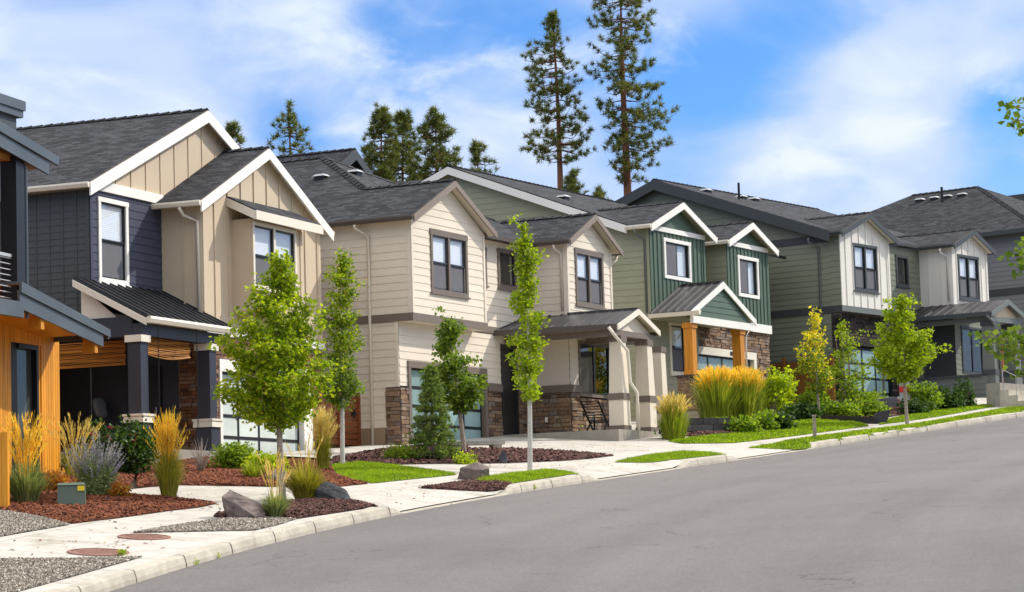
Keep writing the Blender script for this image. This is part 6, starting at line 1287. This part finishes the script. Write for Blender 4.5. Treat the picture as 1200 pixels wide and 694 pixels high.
def sage():
    B = hit(112, 584); k = B.y / F; rr = random.Random(131); root = empty('russian_sage', B, 0, 'sprawling silvery sage with lavender flower spikes beside the green utility box', 'plant'); st_, V, Fc = MB(), [], []; rng = np.random.default_rng(5); cent = []
    for i in range(130):
        a = rr.uniform(0, 6.28); t = math.sqrt(rr.random()); d = Vector((math.cos(a), math.sin(a) * .8, 0)); L = (44 + 44 * rr.random()) * k; p0 = d * .12; p2 = d * (t * 38 * k) + Vector((0, 0, L * (1 - .3 * t))); p1 = (p0 + p2) / 2 + Vector((0, 0, .1 * L)); st_.tube([p0, p1, p2], [.006, .005, .003], 3, cap=False)
        for q in range(5): cent.append(tuple(p0.lerp(p1, rr.random())))
        ax = (p2 - p1).normalized()
        for q in range(34):
            f = rr.random(); p = p1.lerp(p2, .05 + f * .97); e = Vector((rr.gauss(0, 1), rr.gauss(0, 1), rr.gauss(0, .5))).normalized(); w_ = e.cross(ax).normalized() * .012; o = len(V); V += [p - w_, p + w_, p + e * .034 + ax * .02]; Fc.append((o, o + 1, o + 2))
    st_.build('stems', M['sagestem'], root); np_mesh('florets', [tuple(v) for v in V], Fc, M['sageflower'], root); v, f = leaves_np(cent, .10, 10, .07, rng, .8, 'long'); v[:, 2] = np.maximum(v[:, 2], 0); np_mesh('foliage', v, f, M['sagestem'], root)
sage()
shrub('fading_plant', 'rusty orange fading perennial beside the sage', 143, 586, 20, 20, M['rust'], 141, 20, 22, .07, 'fading perennials', spread=.1, cat='plant'); shrub('fading_plant', 'rusty orange fading perennial behind the utility box', 66, 578, 44, 20, M['rust'], 142, 34, 26, .075, 'fading perennials', spread=.14, cat='plant')
def dry_bush():
    B = hit(236, 556); k = B.y / F; rr = random.Random(151); mb = MB()
    for i in range(60):
        a = rr.uniform(0, 6.28); t = rr.random(); p = Vector((math.cos(a) * t * 24 * k, math.sin(a) * t * 24 * k, rr.uniform(14, 44) * k)); mb.tube([(0, 0, 0), p * .5 + Vector((0, 0, .12)), p], [.007, .005, .002], 3, cap=False)
    o = mb.build('dry_bush', M['bark']); o.location = B; tag(o, 'bare twiggy bush in front of the right navy porch post', 'shrub')
dry_bush()
# ------------------------------------------------------------------ rocks, street things, porch things
def boulder(label, bx, by, wpx, hpx, mat, seed, cuts=9, sq=(1, .8), peak=0, name='boulder'):
    B = hit(bx, by); k = B.y / F; rr = random.Random(seed); bm = bmesh.new()
    for i in range(9 + cuts // 3):   # angular block: hull of random points, chamfered and roughened
        v = Vector((rr.gauss(0, 1), rr.gauss(0, 1), rr.gauss(0, 1))).normalized(); bm.verts.new(v * rr.uniform(.85, 1.15))
    for i in range(5): a = 1.2566 * i + rr.uniform(-.4, .4); bm.verts.new((math.cos(a) * 1.05, math.sin(a) * 1.05, -.75))
    bmesh.ops.convex_hull(bm, input=bm.verts); bmesh.ops.delete(bm, geom=[v for v in bm.verts if not v.link_faces], context='VERTS')
    bmesh.ops.bevel(bm, geom=list(bm.edges), offset=.03, segments=1, affect='EDGES'); bmesh.ops.triangulate(bm, faces=bm.faces[:])
    for _ in range(3): bmesh.ops.subdivide_edges(bm, edges=bm.edges[:], cuts=1, use_grid_fill=True); bmesh.ops.triangulate(bm, faces=bm.faces[:])
    for v in bm.verts:
        p = v.co; nz = math.sin(p.x * 9 + seed) * math.sin(p.y * 8 + 2) * math.sin(p.z * 10 + 1) + .5 * math.sin(p.x * 23) * math.sin(p.z * 21 + seed); p = p * (1 + .03 * nz + .02 * math.sin(p.x * 31 + 1) * math.sin(p.y * 29) * math.sin(p.z * 33))
        v.co = Vector((p.x * wpx * k * .50 + peak * k * p.z, p.y * wpx * k * .42, (p.z * .55 + .42) * hpx * k))
    me = bpy.data.meshes.new(name); bm.to_mesh(me); bm.free(); me.materials.append(mat); o = bpy.data.objects.new(name, me); COL.objects.link(o); o.location = B; return tag(o, label, 'boulder', 'landscape boulders')
boulder('reddish-grey angular boulder on the gravel edge of the nearest bed', 280, 607, 50, 34, M['rock'], 3, 9, peak=-8)
boulder('black jagged boulder at the right end of the nearest bed', 389, 589, 42, 25, M['rockd'], 5, 10, peak=-5)
boulder('brown squarish boulder on the grass strip by the slender maple', 555, 562, 38, 23, M['rock'], 8, 8)
boulder('grey boulder half hidden behind the grasses and the maple trunk', 326, 566, 36, 20, M['rock'], 11, 8)
boulder('dark stone among the low plants beside the block wall', 862, 503, 14, 12, M['rockd'], 14, 8)
boulder('small dark stone at the foot of the lavender sage', 122, 590, 16, 8, M['rockd'], 15, 8)
boulder('upright dark stone standing on the mulch in front of the cream porch', 589, 543, 12, 15, M['rockd'], 16, 7)
# green utility box with a yellow sticker
B = hit(84, 595); k = B.y / F; r0 = empty('utility_box', B, R(8), 'green utility pedestal with a yellow sticker on red mulch', 'utility box'); w_, h_ = 33 * k, 29 * k
b = MB(); b.hexa([(-w_/2, -.18, -.1), (w_/2, -.18, -.1), (w_/2, .26, -.1), (-w_/2, .26, -.1), (-w_*.47, -.14, h_*.93), (w_*.47, -.14, h_*.93), (w_*.47, .20, h_*.93), (-w_*.47, .20, h_*.93)]); b.build('housing', M['utility'], r0)
b = MB(); b.hexa([(-w_*.49, -.17, h_*.9), (w_*.49, -.17, h_*.9), (w_*.49, .23, h_*.9), (-w_*.49, .23, h_*.9), (-w_*.45, -.12, h_), (w_*.45, -.12, h_), (w_*.45, .19, h_), (-w_*.45, .19, h_)]); b.build('lid', M['utility'], r0)
b = MB(); b.hexa([(w_*.22, -.176, h_*.66), (w_*.46, -.176, h_*.66), (w_*.46, -.16, h_*.66), (w_*.22, -.16, h_*.66), (w_*.22, -.17, h_*.86), (w_*.46, -.17, h_*.86), (w_*.46, -.15, h_*.86), (w_*.22, -.15, h_*.86)]); b.build('sticker', M['yellow'], r0)
def manhole(label, x, y, wpx):
    B = hit(x, y); k = B.y / F; rad = wpx * k / 2; e = .3; n = Vector((-(G(B.x + e, B.y) - G(B.x - e, B.y)) / (2*e), -(G(B.x, B.y + e) - G(B.x, B.y - e)) / (2*e), 1)).normalized()
    root = empty('manhole_cover', B + Vector((0, 0, .006)), 0, label, 'manhole cover', 'iron covers in the pavement'); root.rotation_euler = n.to_track_quat('Z', 'Y').to_euler(); b = MB(); N = 32
    ring = lambda r, z: [(r * math.cos(6.2832 * i / N), r * math.sin(6.2832 * i / N), z) for i in range(N)]
    b.face(ring(rad * .86, .006)); b.build('lid', M['ironrust'], root); b = MB(); A, C_ = ring(rad, .012), ring(rad * .88, .012)
    for i in range(N): j = (i + 1) % N; b.face([A[i], A[j], C_[j], C_[i]]); b.face([A[i], A[j], (A[j][0], A[j][1], -.02), (A[i][0], A[i][1], -.02)])
    b.build('frame', M['ironrust'], root); b = MB()
    for q in (-.5, -.25, 0, .25, .5):
        hw = rad * .8 * math.sqrt(1 - q * q) * .85; b.box(-hw, hw, q * rad - .012, q * rad + .012, .006, .011)
    b.build('ribs', M['ironrust'], root)
manhole('rusty round cover nearer the gravel patch', 169, 629.8, 62); manhole('rusty round cover closest to the kerb', 115, 647.8, 72)
# timber gate between the navy and cream houses; amber fence between the green and olive houses
def board_fence(name, label, P, Q, z0, z1, mat, bh=.16, gap=.02, posts=2, cat='fence', latch=None):
    P, Q = Vector(P), Vector(Q); L = (Q - P).length; a = math.atan2(Q.y - P.y, Q.x - P.x); root = empty(name, (P.x, P.y, z0), a, label, cat); z = .06; H = z1 - z0; b = MB()
    while z + bh < H: b.box(0.02, L - .02, -.012, .012, z, z + bh - gap); z += bh
    b.build('boards', mat, root); 
    for i in range(posts): b = MB(); x = i * L / (posts - 1); b.box(x - .06, x + .06, -.06, .06, -.5, H + .04); b.build('post', mat, root)
    if latch: b = MB(); b.box(L * latch - .12, L * latch + .12, -.05, -.02, H * .60, H * .66); b.tube([(L * latch, -.06, H * .55), (L * latch, -.06, H * .72)], .02); b.build('latch', M['black'], root)
    return root
A_, B_ = h2.w(-2.2, 1.75, 0), h2.w(-.05, 1.75, 0); board_fence('timber_gate', 'red-brown horizontal board gate with a black latch beside the cream house', A_, B_, 2.9, 4.36, M['fence'], .17, .02, 3, 'gate', .86)
b = MB(); b.box(-2.2, .5, 1.05, 1.3, 2.0, 2.78); b.box(-2.2, .5, 1.02, 1.33, 2.78, 2.84)
o = b.build('garden_wall', M['block']); o.location = h2.w(0, 0, 0); o.rotation_euler = (0, 0, math.pi / 2 - h2.th); tag(o, 'low dark retaining wall below the red-brown gate', 'wall')
def onu4(x, y, u):
    d = Vector(ray(x, y)); U = Vector((math.sin(h4.th), math.cos(h4.th), 0)); q = d * ((h4.O.dot(U) + u) / d.dot(U)); return (q - h4.O).dot(Vector((-math.cos(h4.th), math.sin(h4.th), 0))), q.z
zt_ = onu4(930, 420, -.35)[1]; print('FENCE', zt_, onu4(905, 421, -.35), onu4(960, 421, -.35), G(*h4.w(-.35, 3, 0)[:2]), [px(h4.w(-.35, v, zt_)) for v in (.3, 6.5)]); A_, B_ = h4.w(-.35, 6.5, 0), h4.w(-.35, .3, 0); board_fence('timber_fence', 'amber board fence along the shaded side of the olive house', A_, B_, 4.4, zt_, M['fence2'], .2, .006, 4)
# stacked block retaining wall below the golden grasses
Bw = hit(812, 509); Br = hit(858, 509); root = empty('block_wall', Bw, 0, 'stacked dark block retaining wall below the golden grasses', 'wall'); b = MB(); rr = random.Random(4); L = 47 * Bw.y / F * 1.35; d = Vector((math.sin(R(42)), math.cos(R(42)) * .6, 0)).normalized(); d = Vector((1, .25, 0)).normalized(); nrm = Vector((-d.y, d.x, 0)); z = -.1; row = 0
while z < .48:
    x = -.1 * (row % 2); h_ = .2; Lr = L - (.28 if row >= 3 else 0) - (.2 if row >= 2 else 0)
    while x < Lr:
        w_ = rr.uniform(.32, .5); p = d * x + nrm * (.03 * row); q = d * min(x + w_ - .012, Lr) + nrm * (.03 * row); dep = rr.uniform(0, .02); b.hexa([p - nrm * dep + Vector((0, 0, z)), q - nrm * dep + Vector((0, 0, z)), q + nrm * .3 + Vector((0, 0, z)), p + nrm * .3 + Vector((0, 0, z)), p - nrm * dep + Vector((0, 0, z + h_ - .012)), q - nrm * dep + Vector((0, 0, z + h_ - .012)), q + nrm * .3 + Vector((0, 0, z + h_ - .012)), p + nrm * .3 + Vector((0, 0, z + h_ - .012))]); x += w_
    z += h_; row += 1
b.build('blocks', M['block'], root); b = MB(); c = nrm * .9 + d * (L * .5); b.box(c.x - L * .5, c.x + L * .5, c.y - .55, c.y + .9, -.2, .38); b.build('backfill', M['mulchd'], root)
# dark steel planter walls by the olive house
def plate(label, pts, hgt, th, mat, name='planter_wall'):
    P = [hit(*p) for p in pts]; b = MB(); O = P[0].copy()
    for p, q in zip(P, P[1:]):
        d = (q - p); d.z = 0; d.normalize(); n = Vector((-d.y, d.x, 0)) * th; p, q = p - O, q - O; h0 = Vector((0, 0, hgt)); dn = Vector((0, 0, -.3)); b.hexa([p + dn, q + dn, q + n + dn, p + n + dn, p + h0, q + h0, q + n + h0, p + n + h0])
    o = b.build(name, mat); o.location = O; return tag(o, label, 'planter wall')
plate('upper dark steel planter wall below the multi-stemmed tree', [(970, 485), (1018, 484), (1052, 479)], .42, .10, M['steel']); plate('lower dark steel planter wall beside the lawn', [(962, 494), (1000, 496), (1026, 497)], .22, .10, M['steel'])
B = hit(1030, 496); k = B.y / F; b = MB(); b.hexa([(-13*k, -.3, -.1), (6*k, -.3, -.1), (6*k, .6, -.1), (-13*k, .6, -.1), (-2*k, -.2, 13*k), (14*k, -.2, 15*k), (14*k, .5, 15*k), (-2*k, .5, 13*k)]); o = b.build('planter_ramp', M['steel']); o.location = B; tag(o, 'dark sloping steel planter end next to the lawn path', 'planter wall')
# letterbox stand
B = hit(1061, 482); k = B.y / F; r0 = empty('letterbox_stand', B, R(-10), 'grey letterbox stand with a red label beside the bright green kerb tree', 'letterbox'); b = MB(); b.box(-.16, .16, -.14, .14, -.2, 12 * k); b.build('pedestal', M['black'], r0); b = MB(); b.box(-.17, .17, -.16, .16, 12*k, 34*k); b.build('box', M['galv'], r0); b = MB(); b.box(-.175, .175, -.172, -.161, 22*k, 29*k); b.build('label_plate', M['red'], r0); b = MB(); b.box(-.3, .28, -.25, .2, 6*k, 9*k); b.build('shelf', M['steel'], r0)
# wooden post on the lawn
B = hit(955, 514); k = B.y / F; b = MB(); b.taper(0, 0, -.2, 27 * k, .10, .095); b.taper(0, 0, 26*k, 27*k + .02, .13, .12); o = b.build('wooden_post', M['bark']); o.location = B; tag(o, 'short weathered wooden post on the lawn by the pavement', 'post')
# cedar gatepost at the left edge
B = hit(3, 597); k = B.y / F; b = MB()
for i in range(5): b.box(-.42 + i * .108, -.32 + i * .108, -.05, .05, -.2, 90 * k)
o = b.build('cedar_screen', M['cedar']); o.location = B + Vector((0, 0, 0)); o.rotation_euler = (0, 0, R(-8)); tag(o, 'low cedar board screen cut by the left edge', 'fence')
# folding deck chair on the cream porch
P = h2.onv(700, 505, -1.9); r0 = empty('deck_chair', h2.w(P[0], -1.9, 3.32), math.pi / 2 - h2.th, 'dark reclining deck chair on the cream porch', 'chair'); k = .0258
def bar3(name, segs, r=.03):
    b = MB()
    for p, q in segs: b.tube([p, q], r, 6)
    b.build(name, M['black'], r0)
for s in (-.28, .28): bar3('side_frame', [((-.5, s, .95), (.35, s, .08)), ((.42, s, .0), (.42, s, .62)), ((-.25, s, 0), (.42, s, .55)), ((-.35, s, .55), (.45, s, .6))])
b = MB()
for i in range(9): f = i / 8; b.box(-.5 + .62 * f - .03, -.5 + .62 * f + .03, -.26, .26, .95 - .62 * f - .012, .95 - .62 * f + .012)
b.build('backrest', M['black'], r0); b = MB()
for i in range(6): b.box(.1 + i * .07, .15 + i * .07, -.26, .26, .36, .385)
b.build('seat', M['black'], r0)
# low white bench slab beside the leaning tree
B = hit(558, 527); r0 = empty('stone_bench', B, R(20), 'low pale stone bench slab on the mulch beside the cream garage', 'bench'); b = MB(); b.box(-.75, .75, -.22, .22, .12, .22); b.build('seat', M['curb'], r0)
for x_ in (-.5, .55): b = MB(); b.box(x_ - .12, x_ + .12, -.18, .18, -.1, .12); b.build('leg', M['curb'], r0)
# dark sofa with a pale cushion on the navy porch
cu_, cz_ = h1.onv(117, 478, 2.75); r0 = empty('porch_sofa', h1.w(cu_ + .35, 2.6, 2.55), math.pi / 2 - h1.th, 'dark garden sofa in the shade of the navy porch', 'sofa'); b = MB(); b.box(-.8, .8, -.4, .4, .12, .42); b.build('seat', M['steel'], r0); b = MB(); b.box(-.8, .8, .28, .42, .42, .85); b.build('backrest', M['steel'], r0)
for s in (-.82, .82): b = MB(); b.box(s - .06, s + .06, -.4, .4, .0, .62); b.build('armrest', M['steel'], r0)
bm = bmesh.new(); bmesh.ops.create_icosphere(bm, subdivisions=3, radius=1)
for v in bm.verts: v.co = Vector((math.copysign(abs(v.co.x) ** .6, v.co.x) * .26, v.co.y * .09, math.copysign(abs(v.co.z) ** .6, v.co.z) * .26))
me = bpy.data.meshes.new('cushion'); bm.to_mesh(me); bm.free(); me.materials.append(M['pale']); o = bpy.data.objects.new('cushion', me); COL.objects.link(o); o.location = h1.w(cu_, 2.75, max(cz_, 3.2)); o.rotation_euler = (R(-12), 0, math.pi / 2 - h1.th); tag(o, 'pale square cushion on the dark porch sofa', 'cushion')
# clay pot by the grey-green porch
B = hit(1131, 478); k = B.y / F; b = MB(); b.tube([(0, 0, -.05), (0, 0, .2), (0, 0, .48), (0, 0, .54), (0, 0, .56)], [.13, .18, .22, .25, .2], 16); o = b.build('plant_pot', M['terra'], None, 0, True); o.location = B; tag(o, 'brown clay pot beside the grey-green porch parapet', 'pot')

# stray bark and leaf bits blown over the pavement, and weeds in the kerb joints
def stray():
    rr = random.Random(77); V, Fc, mi = [], [], []
    regions = [((60, 600), (260, 596), 40), ((150, 578), (340, 590), 30), ((100, 612), (330, 626), 40), ((0, 632), (200, 650), 40), ((440, 566), (540, 592), 40), ((560, 548), (720, 545), 34), ((600, 521), (780, 528), 30), ((700, 545), (860, 545), 24), ((60, 640), (420, 660), 0)]
    for (x0, y0), (x1, y1), n in regions:
        for _ in range(n):
            f = rr.random(); x = x0 + (x1 - x0) * f + rr.gauss(0, 6); y = y0 + (y1 - y0) * rr.random() + rr.gauss(0, 1.5); p = hit(x, y); a = rr.uniform(0, 6.28); l = rr.uniform(.02, .06); w = l * rr.uniform(.3, .7); d = Vector((math.cos(a), math.sin(a), .1)) * l; s_ = Vector((-math.sin(a), math.cos(a), .15)) * w; p = p + Vector((0, 0, .008)); b = len(V)
            V.extend([tuple(p - d), tuple(p + s_), tuple(p + d + Vector((0, 0, .012))), tuple(p - s_ + Vector((0, 0, .006)))]); Fc.append((b, b + 1, b + 2, b + 3)); mi.append(rr.choice((0, 0, 1)))
    o = np_mesh('stray_chips', V, Fc, [M['chip'], M['rust']], None, mi); tag(o, kind='stuff')
stray()
for i, (x, y, w_, h_, lb) in enumerate(((228, 660, 12, 7, 'tiny weed in the kerb joint below the gravel patch'), (254, 652, 9, 5, 'smallest weed in the kerb gutter by the gravel patch'), (144, 651, 9, 7, 'weed sprouting from the corner of the near gravel strip'), (626, 574, 10, 6, 'weed at the kerb foot under the slender maple'))):
    shrub('weed', lb, x, y, w_, h_, M['lime'], 300 + i, 8, 14, .03, 'weeds in the kerb', 2, 'weed', .04)
